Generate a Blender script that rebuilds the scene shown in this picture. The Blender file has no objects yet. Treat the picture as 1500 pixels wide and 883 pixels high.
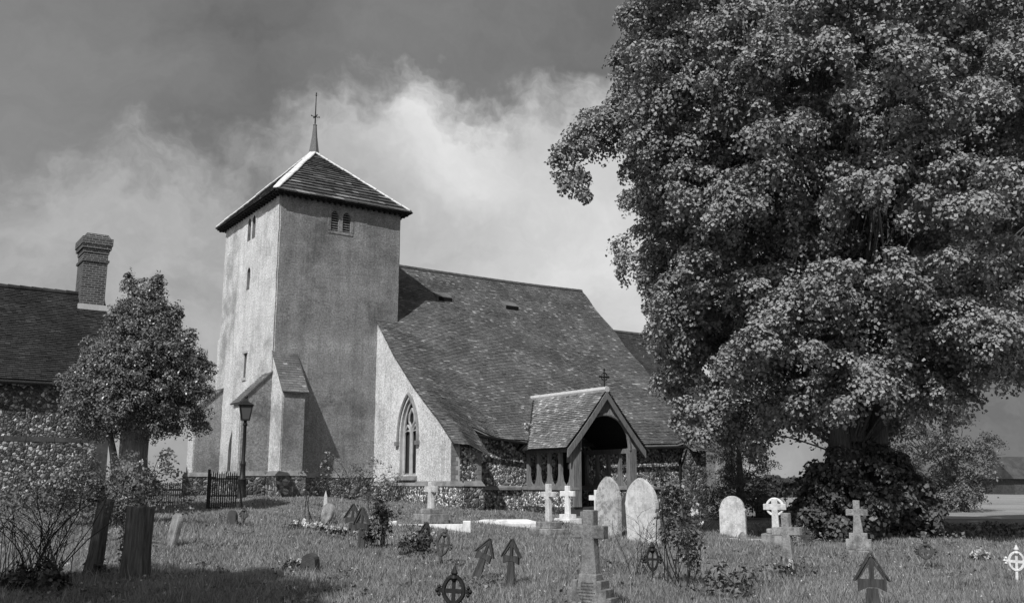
import bpy, bmesh, math, random
import numpy as np
from mathutils import Vector, Matrix
random.seed(7)
RNG = np.random.default_rng(11)
rad = math.radians
sc = bpy.context.scene
COL = sc.collection
A = rad(34.48)                      # the church's east axis, turned from world +X
CH = Vector((-9.40, 36.9, 0.8))     # foot of the tower's south west corner
K = 0.7                             # church floor datum above that foot
EYE = 1.5

# ------------------------------------------------------------------ materials
class NT:
    def __init__(s, name):
        s.m = bpy.data.materials.new(name); s.m.use_nodes = True
        s.t = s.m.node_tree; s.b = s.t.nodes['Principled BSDF']
        s.o = s.t.nodes['Material Output']
        s.b.inputs['Roughness'].default_value = .9
        s.b.inputs['Specular IOR Level'].default_value = .2
        tc = s.t.nodes.new('ShaderNodeTexCoord'); s.co = tc.outputs['Object']; s.tc = tc
    def n(s, kind, **kw):
        nd = s.t.nodes.new(kind)
        for k, v in kw.items():
            if k in nd.inputs: nd.inputs[k].default_value = v
            else: setattr(nd, k, v)
        return nd
    def l(s, a, b): s.t.links.new(a, b)
    def noise(s, scale, detail=4, rough=.6, co=None, out='Fac'):
        nd = s.n('ShaderNodeTexNoise', Scale=scale, Detail=detail, Roughness=rough)
        s.l(co or s.co, nd.inputs['Vector']); return nd.outputs[out]
    def ramp(s, fac, pts):
        nd = s.n('ShaderNodeValToRGB'); e = nd.color_ramp.elements
        while len(e) < len(pts): e.new(.5)
        for el, (p, v) in zip(e, pts): el.position = p; el.color = (v, v, v, 1)
        s.l(fac, nd.inputs[0]); return nd.outputs[0]
    def math(s, op, a, b=0.0, clamp=False):
        nd = s.n('ShaderNodeMath', operation=op); nd.use_clamp = clamp
        for i, v in enumerate((a, b)):
            if isinstance(v, (int, float)): nd.inputs[i].default_value = v
            else: s.l(v, nd.inputs[i])
        return nd.outputs[0]
    def mix(s, f, a, b):
        nd = s.n('ShaderNodeMix'); nd.data_type = 'FLOAT'
        for i, v in zip((0, 2, 3), (f, a, b)):
            if isinstance(v, (int, float)): nd.inputs[i].default_value = v
            else: s.l(v, nd.inputs[i])
        return nd.outputs[0]
    def base(s, v): s.l(v, s.b.inputs['Base Color'])
    def bump(s, h, strength=.5, dist=.02):
        nd = s.n('ShaderNodeBump', Strength=strength, Distance=dist)
        s.l(h, nd.inputs['Height']); s.l(nd.outputs[0], s.b.inputs['Normal'])
    def island(s): return s.n('ShaderNodeNewGeometry').outputs['Random Per Island']
    def spec(s, rough, sp): s.b.inputs['Roughness'].default_value = rough; s.b.inputs['Specular IOR Level'].default_value = sp; return s

def stone(name, lo, hi, scale=3., spots=None, bump=.4, bs=40., fine=.25, weather=0.):
    t = NT(name)
    a = t.noise(scale, 6, .65)
    f = t.noise(bs, 3, .7)
    m = t.mix(fine, a, f)
    c = t.ramp(m, [(.34, lo), (.66, hi)])
    if spots:
        sp = t.noise(spots[0], 5, .7)
        c = t.mix(t.ramp(sp, [(spots[1], 0), (spots[1]+.06, 1)]), c, spots[2])
    if weather:
        mp = t.n('ShaderNodeMapping'); mp.inputs['Scale'].default_value = (9, 9, 1.8); t.l(t.co, mp.inputs[0])
        sk = t.noise(1., 6, .75, mp.outputs[0])
        c = t.math('MULTIPLY', c, t.ramp(sk, [(.36, 1-weather*.7), (.6, 1.03)]))
        sx = t.n('ShaderNodeSeparateXYZ'); t.l(t.co, sx.inputs[0])
        zz = t.math('ADD', sx.outputs[2], t.math('MULTIPLY', a, .5))
        c = t.math('MULTIPLY', c, t.ramp(zz, [(.16, 1-weather), (.42, 1)]))
        bl = t.noise(5, 6, .75)
        c = t.math('MULTIPLY', c, t.ramp(bl, [(.4, 1-weather*.9), (.55, 1.03)]))
    t.base(c); t.bump(f, bump, .02)
    return t.m

def roughcast(name, lo, hi):
    t = NT(name)
    mp = t.n('ShaderNodeMapping'); mp.inputs['Scale'].default_value = (1.5, 1.5, .45); t.l(t.co, mp.inputs[0])
    st = t.noise(1.0, 5, .6, mp.outputs[0]); big = t.noise(.6, 5, .6); f = t.noise(15, 4, .85); g = t.noise(5, 5, .75); pt = t.noise(2.1, 6, .7)
    m = t.mix(.4, st, big); m = t.mix(.3, m, g); m = t.mix(.25, m, pt)
    c = t.ramp(m, [(.36, lo), (.5, (lo+hi)/2), (.62, hi)])
    c = t.math('MULTIPLY', c, t.ramp(f, [(.33, .5), (.5, .98), (.67, 1.5)]))
    pa = t.noise(.42, 7, .62); c = t.math('MULTIPLY', c, t.ramp(pa, [(.36, .58), (.46, .94), (.58, 1.03), (.67, 1.32)]))
    mr = t.n('ShaderNodeMapping'); mr.inputs['Scale'].default_value = (5, 5, .22); t.l(t.co, mr.inputs[0])
    rn = t.noise(1., 5, .7, mr.outputs[0]); c = t.math('MULTIPLY', c, t.ramp(rn, [(.34, .8), (.47, 1), (.7, 1.06)]))
    c = t.math('MINIMUM', c, .85)
    t.base(c); t.bump(t.mix(.35, f, g), 1., .07)
    return t.m

def flint(name, scale=7., bright=.62, mid=.2, mortar=.13):
    t = NT(name)
    wz = t.noise(6, 2, .5, out='Color')
    va = t.n('ShaderNodeMixRGB'); va.blend_type = 'ADD'; va.inputs[0].default_value = .09
    t.l(t.co, va.inputs[1]); t.l(wz, va.inputs[2])
    v = t.n('ShaderNodeTexVoronoi', Scale=scale); t.l(va.outputs[0], v.inputs['Vector'])
    e = t.n('ShaderNodeTexVoronoi', Scale=scale, feature='DISTANCE_TO_EDGE'); t.l(va.outputs[0], e.inputs['Vector'])
    sep = t.n('ShaderNodeSeparateColor'); t.l(v.outputs['Color'], sep.inputs[0])
    c = t.ramp(sep.outputs[0], [(0, .035), (.3, .08), (.55, mid), (.74, mid*1.5), (.86, bright), (1, bright*1.15)])
    f = t.noise(40, 3, .7); c = t.math('MULTIPLY', c, t.ramp(f, [(.35, .7), (.65, 1.25)]))
    big = t.noise(.9, 4, .6)
    mo = t.ramp(big, [(.35, mortar*.6), (.65, mortar*1.3)])
    edge = t.ramp(e.outputs['Distance'], [(.03, 0), (.1, 1)])
    c = t.mix(edge, mo, c)
    c = t.math('MULTIPLY', c, t.ramp(big, [(.35, .75), (.65, 1.1)]))
    t.base(c); t.bump(t.ramp(e.outputs['Distance'], [(0, 0), (.25, 1)]), .8, .06)
    t.spec(.6, .35)
    return t.m

def tile(name, lo, hi, lichen=.9, lich_v=.4, moss=.04):
    t = NT(name); r = t.island()
    c = t.ramp(r, [(0, lo), (.45, (lo+hi)/2), (lichen-.06, hi), (lichen, lich_v*.75), (1, lich_v)])
    f = t.noise(22, 4, .7); c = t.math('MULTIPLY', c, t.ramp(f, [(.3, .55), (.7, 1.45)]))
    ls = t.noise(1.1, 4, .6); l2 = t.noise(13, 4, .75)
    k = t.math('MULTIPLY', t.ramp(ls, [(.46, 0), (.7, .8)]), t.ramp(l2, [(.52, 0), (.64, 1)]))
    c = t.mix(k, c, lich_v*.8)
    pb = t.noise(.75, 6, .65); c = t.math('MULTIPLY', c, t.ramp(pb, [(.34, .68), (.5, 1), (.66, 1.35)]))
    ms = t.noise(.5, 3, .6); c = t.mix(t.ramp(ms, [(.52, 0), (.7, .65)]), c, moss)
    t.base(c); t.bump(f, .5, .02); return t.m

def timber(name, lo, hi):
    t = NT(name)
    mp = t.n('ShaderNodeMapping'); mp.inputs['Scale'].default_value = (14, 14, 1.2); t.l(t.co, mp.inputs[0])
    g = t.noise(2.2, 5, .7, mp.outputs[0]); t.base(t.ramp(g, [(.35, lo), (.66, hi)])); t.bump(g, .5, .015); return t.m

def metal(name, lo, hi, rough=.55):
    t = NT(name); g = t.noise(18, 4, .7); t.base(t.ramp(g, [(.4, lo), (.65, hi)])); t.bump(g, .25, .005); t.spec(rough, .4); return t.m

def leafmat(name, lo, hi, rough=.5, sp=.35, trans=.3):
    t = NT(name); r = t.island()
    big = t.noise(.8, 3, .6)
    c = t.ramp(t.mix(.5 if 'grass' in name else (.6 if 'lime' in name else .35), r, big), [(.2 if 'grass' in name else .15, lo), (.5, (lo+hi)/2), (.8 if 'grass' in name else .85, hi)])
    t.base(c); t.spec(rough, sp)
    tr = t.n('ShaderNodeBsdfTranslucent'); t.l(c, tr.inputs[0])
    mx = t.n('ShaderNodeMixShader'); mx.inputs[0].default_value = trans
    t.l(t.b.outputs[0], mx.inputs[1]); t.l(tr.outputs[0], mx.inputs[2]); t.l(mx.outputs[0], t.o.inputs[0])
    return t.m

def brickmat(name):
    t = NT(name)
    sx = t.n('ShaderNodeSeparateXYZ'); t.l(t.co, sx.inputs[0])
    cx = t.n('ShaderNodeCombineXYZ'); t.l(t.math('ADD', sx.outputs[0], sx.outputs[1]), cx.inputs[0]); t.l(sx.outputs[2], cx.inputs[1])
    b = t.n('ShaderNodeTexBrick', Scale=1.0); t.l(cx.outputs[0], b.inputs['Vector'])
    b.inputs['Color1'].default_value = (.035,)*3+(1,); b.inputs['Color2'].default_value = (.085,)*3+(1,)
    b.inputs['Mortar'].default_value = (.2,)*3+(1,); b.inputs['Mortar Size'].default_value = .012
    b.inputs['Brick Width'].default_value = .23; b.inputs['Row Height'].default_value = .085
    f = t.noise(30, 4, .7)
    t.base(t.math('MULTIPLY', b.outputs['Color'], t.ramp(f, [(.3, .6), (.7, 1.4)]))); t.bump(t.math('SUBTRACT', f, b.outputs['Fac']), .6, .02)
    return t.m

M = {}
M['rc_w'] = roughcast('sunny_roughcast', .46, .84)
M['rc_s'] = roughcast('shade_side_roughcast', .15, .36)  # same render, darker for sides the sun only grazes; shade put in the colour
M['rc_m'] = roughcast('grey_roughcast', .17, .38)  # buttress version of the darker render, shade again in the colour
M['flint'] = flint('flint_wall', 11.5, .9, .34, .26)
M['flint_d'] = flint('flint_plinth', 6.5, .34, .13, .12)
M['flint_c'] = flint('cottage_flint', 9.5, .5, .15, .05)
M['dress'] = stone('dressed_stone', .12, .3, 2.5, None, .5, 30)
M['dress_l'] = stone('pale_dressed_stone', .3, .5, 2.5, None, .4, 30)
M['tile'] = tile('old_clay_tile', .1, .155, .975, .36, .075)
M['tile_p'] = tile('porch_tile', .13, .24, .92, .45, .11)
M['tile_c'] = tile('plain_dark_tile', .02, .04, .99, .07, .02)
M['tile_e'] = tile('smooth_dark_tile', .05, .075, .99, .12, .05)
M['slab'] = tile('stone_roof_slab', .05, .14, .95, .32, .06)
M['mortar'] = stone('white_hip_mortar', .42, .85, 5, None, .5, 25)
M['ridge'] = stone('ridge_tile', .05, .13, 4, None, .4, 25)
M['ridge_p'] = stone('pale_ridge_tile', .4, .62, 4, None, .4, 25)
M['oak'] = timber('weathered_oak', .1, .24)
M['oak_l'] = timber('silvered_oak', .17, .36)
M['oak_d'] = timber('dark_oak', .012, .03)
M['grave_wood'] = timber('old_grave_timber', .03, .085)
M['bark'] = timber('bark', .05, .16)
M['bark_l'] = timber('pale_bark', .09, .24)
M['stem'] = timber('shrub_stem', .015, .05)
M['iron'] = metal('black_iron', .006, .02)
M['iron_r'] = metal('rusty_iron', .04, .1, .7)
M['iron_w'] = metal('white_painted_iron', .5, .75, .6)
M['lead'] = metal('lead', .1, .17, .6)
M['dark'] = stone('dark_void', .004, .008, 3)
M['glass'] = NT('window_glass').spec(.12, .5).m; M['glass'].node_tree.nodes['Principled BSDF'].inputs['Base Color'].default_value = (.03, .03, .03, 1)
M['lglass'] = NT('lantern_glass').spec(.1, .5).m; M['lglass'].node_tree.nodes['Principled BSDF'].inputs['Base Color'].default_value = (.09, .09, .09, 1)
M['paper'] = stone('notice_paper', .6, .78, 9)
M['marble'] = stone('white_marble', .66, .88, 3, (14, .66, .45), .2, 50, .25, .22)
M['marble_g'] = stone('weathered_marble', .46, .74, 4, (14, .63, .28), .35, 40, .35, .32)
M['lichen'] = stone('lichen_stone', .38, .6, 6, (8, .5, .3), .5, 40, .45, .3)
M['gstone'] = stone('grey_stone', .18, .4, 4.5, (16, .62, .1), .5, 40, .4, .4)
M['gstone_m'] = stone('mid_grey_stone', .13, .3, 4.5, (16, .62, .07), .5, 40, .4, .35)
M['gstone_d'] = stone('dark_stone', .04, .1, 3, (12, .62, .16), .5, 40)
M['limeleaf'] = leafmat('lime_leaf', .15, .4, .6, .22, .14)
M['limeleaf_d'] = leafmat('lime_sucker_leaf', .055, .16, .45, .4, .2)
M['bayleaf'] = leafmat('bay_leaf', .09, .26, .35, .5, .15)
M['yewleaf'] = leafmat('yew_leaf', .06, .13, .6, .25, .15)
M['willowleaf'] = leafmat('small_tree_leaf', .1, .27, .5, .3, .3)
M['roseleaf'] = leafmat('rose_leaf', .07, .22, .45, .4, .25)
M['ivyleaf'] = leafmat('ivy_leaf', .03, .1, .4, .35, .12)
M['fieldhedge'] = leafmat('hedge_leaf', .05, .09, .7, .2, .2)
M['petal'] = leafmat('petal', .55, .85, .7, .2, .3)
M['grass'] = leafmat('grass_blade', .15, .44, .6, .25, .35)

M['grass_d'] = leafmat('long_grass_blade', .13, .4, .6, .25, .35)
t = NT('turf'); a = t.noise(1.1, 5, .65); f = t.noise(30, 4, .75)
t.base(t.ramp(t.mix(.4, a, f), [(.35, .12), (.65, .26)])); t.bump(f, 1, .05); M['turf'] = t.m
t = NT('hay_field'); a = t.noise(.12, 4, .6); f = t.noise(6, 4, .75)
t.base(t.ramp(t.mix(.4, a, f), [(.38, .2), (.62, .34)])); t.bump(f, .6, .08); M['field'] = t.m
t = NT('gravel'); f = t.noise(50, 4, .7); t.base(t.ramp(f, [(.35, .12), (.65, .3)])); M['gravel'] = t.m

# ------------------------------------------------------------------ builders
def tag(o, label=None, cat=None, group=None, kind=None):
    if label: o['label'] = label
    if cat: o['category'] = cat
    if group: o['group'] = group
    if kind: o['kind'] = kind
    return o
def empty(name, loc, rz=0, tilt=(0, 0)):
    o = bpy.data.objects.new(name, None); COL.objects.link(o); o.empty_display_size = .1
    o.location = loc; o.rotation_euler = (tilt[0], tilt[1], rz); return o
def link(name, me, parent=None, loc=None):
    o = bpy.data.objects.new(name, me); COL.objects.link(o)
    if parent: o.parent = parent
    if loc is not None: o.location = loc
    return o

class MB:
    def __init__(s): s.v = []; s.f = []; s.mi = []
    def face(s, pts, m=0):
        i = len(s.v); s.v += [tuple(p) for p in pts]; s.f.append(tuple(range(i, i+len(pts)))); s.mi.append(m)
    def raw(s, v, f, m=0):
        i = len(s.v); s.v += [tuple(p) for p in v]
        for q in f: s.f.append(tuple(i+k for k in q)); s.mi.append(m)
    def box(s, x0, x1, y0, y1, z0, z1, m=0, tx=0, ty=0):
        v = [(x0, y0, z0), (x1, y0, z0), (x1, y1, z0), (x0, y1, z0), (x0+tx, y0+ty, z1), (x1-tx, y0+ty, z1), (x1-tx, y1-ty, z1), (x0+tx, y1-ty, z1)]
        s.raw(v, [(3, 2, 1, 0), (4, 5, 6, 7), (0, 1, 5, 4), (1, 2, 6, 5), (2, 3, 7, 6), (3, 0, 4, 7)], m); return s
    def prism(s, poly, ax, a, b, m=0):
        # polygon in the two other axes, pushed along axis ax from a to b
        def P(p, c):
            q = list(p); q.insert(ax, c); return tuple(q)
        n = len(poly)
        if ax == 1: poly = poly[::-1]
        v = [P(p, a) for p in poly]+[P(p, b) for p in poly]
        f = [tuple(range(n-1, -1, -1)), tuple(range(n, 2*n))]+[(i, (i+1) % n, n+(i+1) % n, n+i) for i in range(n)]
        s.raw(v, f, m); return s
    def bar(s, p, q, w, h=None, m=0, up=(0, 0, 1), w2=None):
        p = Vector(p); q = Vector(q); h = h or w; d = (q-p).normalized(); up = Vector(up)
        if abs(d.dot(up)) > .98: up = Vector((0, 1, 0))
        x = d.cross(up).normalized(); y = x.cross(d); k = (w2 or w)/w
        v = [p+x*sx*w/2+y*sy*h/2 for sx, sy in ((-1, -1), (1, -1), (1, 1), (-1, 1))]+[q+x*sx*w/2*k+y*sy*h/2*k for sx, sy in ((-1, -1), (1, -1), (1, 1), (-1, 1))]
        s.raw(v, [(3, 2, 1, 0), (4, 5, 6, 7), (0, 1, 5, 4), (1, 2, 6, 5), (2, 3, 7, 6), (3, 0, 4, 7)], m); return s
    def tube(s, pts, rr, sides=8, m=0, closed=False):
        pts = [Vector(p) for p in pts]; n = len(pts)
        if not hasattr(rr, '__len__'): rr = [rr]*n
        rings = []; prev = None
        for i, p in enumerate(pts):
            if closed: d = pts[(i+1) % n]-pts[i-1]
            else: d = pts[min(i+1, n-1)]-pts[max(i-1, 0)]
            d.normalize()
            ref = prev if prev is not None else (Vector((0, 0, 1)) if abs(d.z) < .9 else Vector((1, 0, 0)))
            x = (ref-d*ref.dot(d))
            if x.length < 1e-4: x = d.orthogonal()
            x.normalize(); prev = x; y = d.cross(x)
            rings.append([p+(x*math.cos(2*math.pi*k/sides)+y*math.sin(2*math.pi*k/sides))*rr[i] for k in range(sides)])
        v = [q for r_ in rings for q in r_]; f = []
        for i in range(n if closed else n-1):
            j = (i+1) % n
            for k in range(sides):
                f.append((i*sides+k, i*sides+(k+1) % sides, j*sides+(k+1) % sides, j*sides+k))
        if not closed: f += [tuple(range(sides-1, -1, -1)), tuple((n-1)*sides+k for k in range(sides))]
        s.raw(v, f, m); return s
    def lathe(s, prof, c=(0, 0, 0), sides=16, m=0):
        s.tube([(c[0], c[1], c[2]+z) for r_, z in prof], [max(r_, .001) for r_, z in prof], sides, m); return s
    def build(s, name, mats, parent=None, smooth=False, bevel=0, seg=1, loc=None, clean=False):
        me = bpy.data.meshes.new(name); me.from_pydata(s.v, [], s.f)
        mats = mats if isinstance(mats, (list, tuple)) else [mats]
        for m in mats: me.materials.append(m)
        me.polygons.foreach_set('material_index', s.mi)
        if bevel or clean:
            bm = bmesh.new(); bm.from_mesh(me)
            bmesh.ops.remove_doubles(bm, verts=bm.verts, dist=.0004)
            bmesh.ops.recalc_face_normals(bm, faces=bm.faces)
            if bevel:
                es = [e for e in bm.edges if len(e.link_faces) == 2 and e.calc_face_angle(0) > .6]
                bmesh.ops.bevel(bm, geom=es, offset=bevel, segments=seg, affect='EDGES', clamp_overlap=True)
            bm.to_mesh(me); bm.free()
        if smooth:
            me.polygons.foreach_set('use_smooth', [True]*len(me.polygons))
            me.update()
            try: me.set_sharp_from_angle(angle=rad(40))
            except Exception: pass
        me.update()
        return link(name, me, parent, loc)

def npmesh(name, V, nper, mat, parent=None):
    """V: (n*nper,3) vertices, each run of nper vertices is one face"""
    n = len(V)//nper
    me = bpy.data.meshes.new(name); me.vertices.add(len(V)); me.vertices.foreach_set('co', np.ascontiguousarray(V, dtype=np.float32).ravel())
    me.loops.add(len(V)); me.loops.foreach_set('vertex_index', np.arange(len(V), dtype=np.int32))
    me.polygons.add(n); me.polygons.foreach_set('loop_start', np.arange(0, len(V), nper, dtype=np.int32))
    me.materials.append(mat); me.update(calc_edges=True)
    return link(name, me, parent)

def norm(a): return a/np.maximum(np.linalg.norm(a, axis=1, keepdims=True), 1e-6)
def leafverts(P, N, size, asp=.75, jit=.5, droop=.15):
    n = len(P)
    N = norm(N+RNG.normal(0, jit, (n, 3)))
    T = norm(np.cross(N, RNG.normal(0, 1, (n, 3)))); T[:, 2] -= droop; T = norm(T)
    B = norm(np.cross(N, T)); N = np.cross(T, B)
    L = (size*(.65+.7*RNG.random(n)))[:, None]
    w = L*asp*.5; f = L*(.06+.16*RNG.random(n)[:, None])
    V = np.empty((n, 4, 3))
    V[:, 0] = P-T*L*.5; V[:, 1] = P+B*w+N*f+T*L*.08; V[:, 2] = P+T*L*.5-N*f*.4; V[:, 3] = P-B*w+N*f+T*L*.08
    return V.reshape(-1, 3)

def sprays(clumps, leaf, per=55, dens=9., spray=.36, upbias=.35, flat=.5, asp=.75, inner=.15):
    """clumps: list of (centre, radius, zscale, outward). leaf cloud on shells of sprays"""
    out = []
    for c, r, zs, o in clumps:
        m = max(4, int(dens*r*r))
        d = norm(RNG.normal(0, 1, (m, 3))+np.array(o)*.55+np.array([0, 0, upbias]))
        rr = r*(.72+.34*RNG.random((m, 1)))
        rr[RNG.random(m) < inner] *= .5
        S = np.array(c)+d*rr*np.array([1, 1, zs])
        S[:, 2] -= .16*r*(d[:, 0]**2+d[:, 1]**2)
        k = per
        q = RNG.normal(0, 1, (m, k, 3))*spray*.52
        q[..., 2] *= flat
        q[..., 2] -= .5*np.sum(q[..., :2]**2, axis=2)/spray
        P = (S[:, None, :]+q).reshape(-1, 3)
        N = np.repeat(d*.75+np.array([0, 0, .55]), k, axis=0)
        out.append(leafverts(P, N, leaf, asp))
    return np.concatenate(out)

def domes(clumps, leaf, per=95, rb=(.26, .46), asp=.85, step=.5, jit=.46):
    """foliage massed as overlapping caps of leaves: each clump carries bunches, each bunch is a dome of shingled leaves"""
    out = []
    for c, r, zs, o in clumps:
        m = max(3, int(2.6*(r/max(step*rb[1]/.46, .01))**2+1)) if rb[1] > .3 else max(7, int(2.3*(r/rb[1])**2))
        d = norm(RNG.normal(0, 1, (m, 3))+np.array(o)*.6+np.array([0, 0, .3]))
        S = np.array(c)+d*(r*(.68+.3*RNG.random((m, 1))))*np.array([1, 1, zs])
        S[:, 2] -= .14*r*(d[:, 0]**2+d[:, 1]**2)
        R_ = rb[0]+(rb[1]-rb[0])*RNG.random(m); R_ = np.minimum(R_, r*.8)
        ax = norm(d*.8+np.array([0, 0, .75]))
        q = norm(RNG.normal(0, 1, (m, per, 3))+ax[:, None, :]*1.25 if False else (RNG.normal(0, 1, (m, per, 3))+ax[:, None, :]*1.25).reshape(-1, 3)).reshape(m, per, 3)
        rad_ = R_[:, None, None]*((.62+.62*RNG.random((m, per, 1))) if rb[1] > .3 else (.6+.75*RNG.random((m, per, 1))))
        # ragged hanging edge
        P = S[:, None, :]+q*rad_*np.array([1.1, 1.1, .75])
        P[..., 2] -= .35*np.clip(.25-q[..., 2], 0, 1)*R_[:, None]
        N = (q*.75+np.array([0, 0, .35])).reshape(-1, 3)
        out.append(leafverts(P.reshape(-1, 3), N, leaf, asp, jit, .3))
    return np.concatenate(out)

def limb(mb, p, q, r0, r1, sag=.12, n=7, sides=6, wob=.06):
    p = Vector(p); q = Vector(q); L = (q-p).length; pts = []; rr = []
    ox = [Vector((random.gauss(0, 1), random.gauss(0, 1), random.gauss(0, .6)))*L*wob for _ in range(3)]
    for i in range(n):
        u = i/(n-1)
        o = (ox[0]*math.sin(math.pi*u)+ox[1]*math.sin(2*math.pi*u)*.5)
        pts.append(p.lerp(q, u)+o+Vector((0, 0, sag*L*math.sin(math.pi*u))))
        rr.append(r0+(r1-r0)*u**.8)
    mb.tube(pts, rr, sides)

# ------------------------------------------------------------------ ground
def G(x, y):
    H = np.clip(.45-.068*np.asarray(x, float), 0, .97); S = np.clip((np.asarray(y, float)-10)/25, 0, 1)
    return H*S
def bumps(x, y): return .05*np.sin(x*.9+1.3)*np.sin(y*.7)+.035*np.sin(x*1.9+y*1.3)+.02*np.sin(x*3.7-y*2.9+.6)
def GZ(x, y):
    fade = np.clip((40-np.asarray(y, float))/8, 0, 1)
    return G(x, y)+bumps(np.asarray(x, float), np.asarray(y, float))*fade
def g(x, y): return float(GZ(x, y))

def make_ground():
    xs = np.concatenate([[-3000, -900, -300, -120, -60], np.arange(-40, 40.1, .5), [60, 120, 300, 900, 3000]])
    ys = np.concatenate([[-900, -200, -60, -20], np.arange(-8, 60.1, .5), [75, 100, 150, 300, 900, 4000]])
    X, Yy = np.meshgrid(xs, ys); Z = GZ(X, Yy)
    Z[(np.abs(X) > 50) | (Yy > 70)] = np.where(True, np.minimum(Z, 1.2), Z)[(np.abs(X) > 50) | (Yy > 70)]
    nx = len(xs); V = np.stack([X, Yy, Z], -1).reshape(-1, 3)
    F = [(j*nx+i, j*nx+i+1, (j+1)*nx+i+1, (j+1)*nx+i) for j in range(len(ys)-1) for i in range(nx-1)]
    me = bpy.data.meshes.new('ground'); me.from_pydata(V.tolist(), [], F); me.materials.append(M['turf'])
    me.polygons.foreach_set('use_smooth', [True]*len(F)); me.update()
    tag(link('ground', me), kind='structure')
    mb = MB()
    P = [(13.5, 41), (24, 40.5), (60, 41), (200, 90), (240, 175), (20, 175), (11, 60)]
    mb.face([(x, y, .012) for x, y in P])
    tag(mb.build('field', M['field']), kind='structure')
make_ground()

def make_grass():
    n = 760000
    u = RNG.random(n); y = 10.6*(36/10.6)**(u**1.15)
    x = (RNG.random(n)*2-1)*(.6*y+3.2)
    # tussocks
    tx = .5+.5*np.sin(x*2.3+1.7*np.sin(y*1.1))*np.sin(y*1.9+1.3*np.sin(x*.8)); t2 = .5+.5*np.sin(x*.55+2)*np.sin(y*.42+1)
    keep = RNG.random(n) < .45+.4*tx+.25*t2
    # inside the church or the cottage nothing grows
    lx = math.cos(A)*(x-CH.x)+math.sin(A)*(y-CH.y); ly = -math.sin(A)*(x-CH.x)+math.cos(A)*(y-CH.y)
    keep &= ~((ly > -.1) & (lx > -.9)) & ~((ly > -6.2) & (lx > 4.5)) & ~((ly > -9) & (lx > 8.4) & (lx < 12.4)) & ~((ly > -1.5) & (lx < -6))
    x = x[keep]; y = y[keep]; tx = tx[keep]; t2 = t2[keep]; n = len(x)
    z = GZ(x, y)-.01
    h = (.035+.05*tx+.035*t2)*(.5+RNG.random(n)); h[RNG.random(n) < .015] *= 2.2
    h *= np.where(y > 26, .8, 1)
    w = (.0045+.00042*y)*(.6+.8*RNG.random(n))
    th = RNG.random(n)*np.pi; ld = RNG.random(n)*2*np.pi; ln = h*(.15+.65*RNG.random(n))
    V = np.empty((n, 3, 3))
    cx, cy = np.cos(th)*w, np.sin(th)*w
    V[:, 0] = np.stack([x-cx, y-cy, z], -1); V[:, 1] = np.stack([x+cx, y+cy, z], -1)
    V[:, 2] = np.stack([x+np.cos(ld)*ln, y+np.sin(ld)*ln, z+h], -1)
    tag(npmesh('grass', V.reshape(-1, 3), 3, M['grass']), kind='stuff')
make_grass()

# ------------------------------------------------------------------ church
church = empty('church', CH, A)
tag(church, 'old village church with roughcast west tower, pyramid roof and long tiled nave', 'church')
def boolean(o, cutters):
    for c in cutters:
        m = o.modifiers.new('cut', 'BOOLEAN'); m.operation = 'DIFFERENCE'; m.object = c; m.solver = 'EXACT'
    bpy.context.view_layer.update()
    dg = bpy.context.evaluated_depsgraph_get()
    me = bpy.data.meshes.new_from_object(o.evaluated_get(dg)); o.modifiers.clear()
    old = o.data; o.data = me
    for c in cutters: bpy.data.objects.remove(c)
def archpoly(c, w, z0, zs, zt, n=8, pointed=True):
    """outline of an arched opening: centre c, half width w, bottom z0, springing zs, top zt"""
    p = [(c-w, z0), (c+w, z0)]
    R_ = []
    for i in range(n+1):
        u = i/n
        if pointed: R_.append((c-w+2*w*math.cos(u*math.pi/3), zs+(zt-zs)*math.sin(u*math.pi/3)/.8660254))
        else: R_.append((c+w*math.cos(u*math.pi/2), zs+(zt-zs)*math.sin(u*math.pi/2)))
    L_ = [(2*c-a_, z) for a_, z in R_[-2::-1]]
    return p+R_+L_
def facemats(o, rules):
    for p in o.data.polygons: p.material_index = rules(p)

TW, TD, ZE = 5.5, 6.88, 11.62+K
# tower walls
mb = MB(); nz = 26; vv = []
for k in range(nz+1):
    z = -.6+(ZE+.65)*k/nz
    for px_, py_ in ((0, 0), (TW, 0), (TW, TD), (0, TD)): vv.append((px_+random.uniform(-.014, .014), py_+random.uniform(-.014, .014), z))
mb.raw(vv, [(k*4+i, k*4+(i+1) % 4, k*4+4+(i+1) % 4, k*4+4+i) for k in range(nz) for i in range(4)]+[(3, 2, 1, 0), tuple(nz*4+i for i in range(4))])
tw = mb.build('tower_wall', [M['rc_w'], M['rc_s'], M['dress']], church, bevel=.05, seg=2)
cut = []
def cutter(poly, ax, a, b):
    c = MB().prism(poly, ax, a, b).build('cut', [M['dress']], church, clean=True); cut.append(c)
SW = [(2.41, .16), (2.94, .17)]
for c, w in SW: cutter(archpoly(c, w, 10.33+K, 10.98+K, 11.2+K, 6, False), 1, -.5, .3)
WW = [(3.02, .2), (3.6, .2)]
for c, w in WW: cutter(archpoly(c, w, 10.3+K, 11.0+K, 11.32+K, 6, False), 0, -.5, .3)
cutter(archpoly(3.38, .19, 8.1+K, 8.85+K, 9.1+K, 6, True), 0, -.5, .3)
cutter([(3.08, 4.32+K), (3.36, 4.32+K), (3.36, 5.33+K), (3.08, 5.33+K)], 0, -.5, .35)
cutter(archpoly(3.5, .68, -.85+K, 1.2+K, 2.35+K, 10, True), 0, -.5, .45)
boolean(tw, cut)
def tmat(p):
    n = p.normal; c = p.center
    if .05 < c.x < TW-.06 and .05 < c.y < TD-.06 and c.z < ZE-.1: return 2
    return 0 if n.x < -.7 else 1  # west faces get the sunlit tone, all others the shade tone
facemats(tw, tmat)
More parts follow.
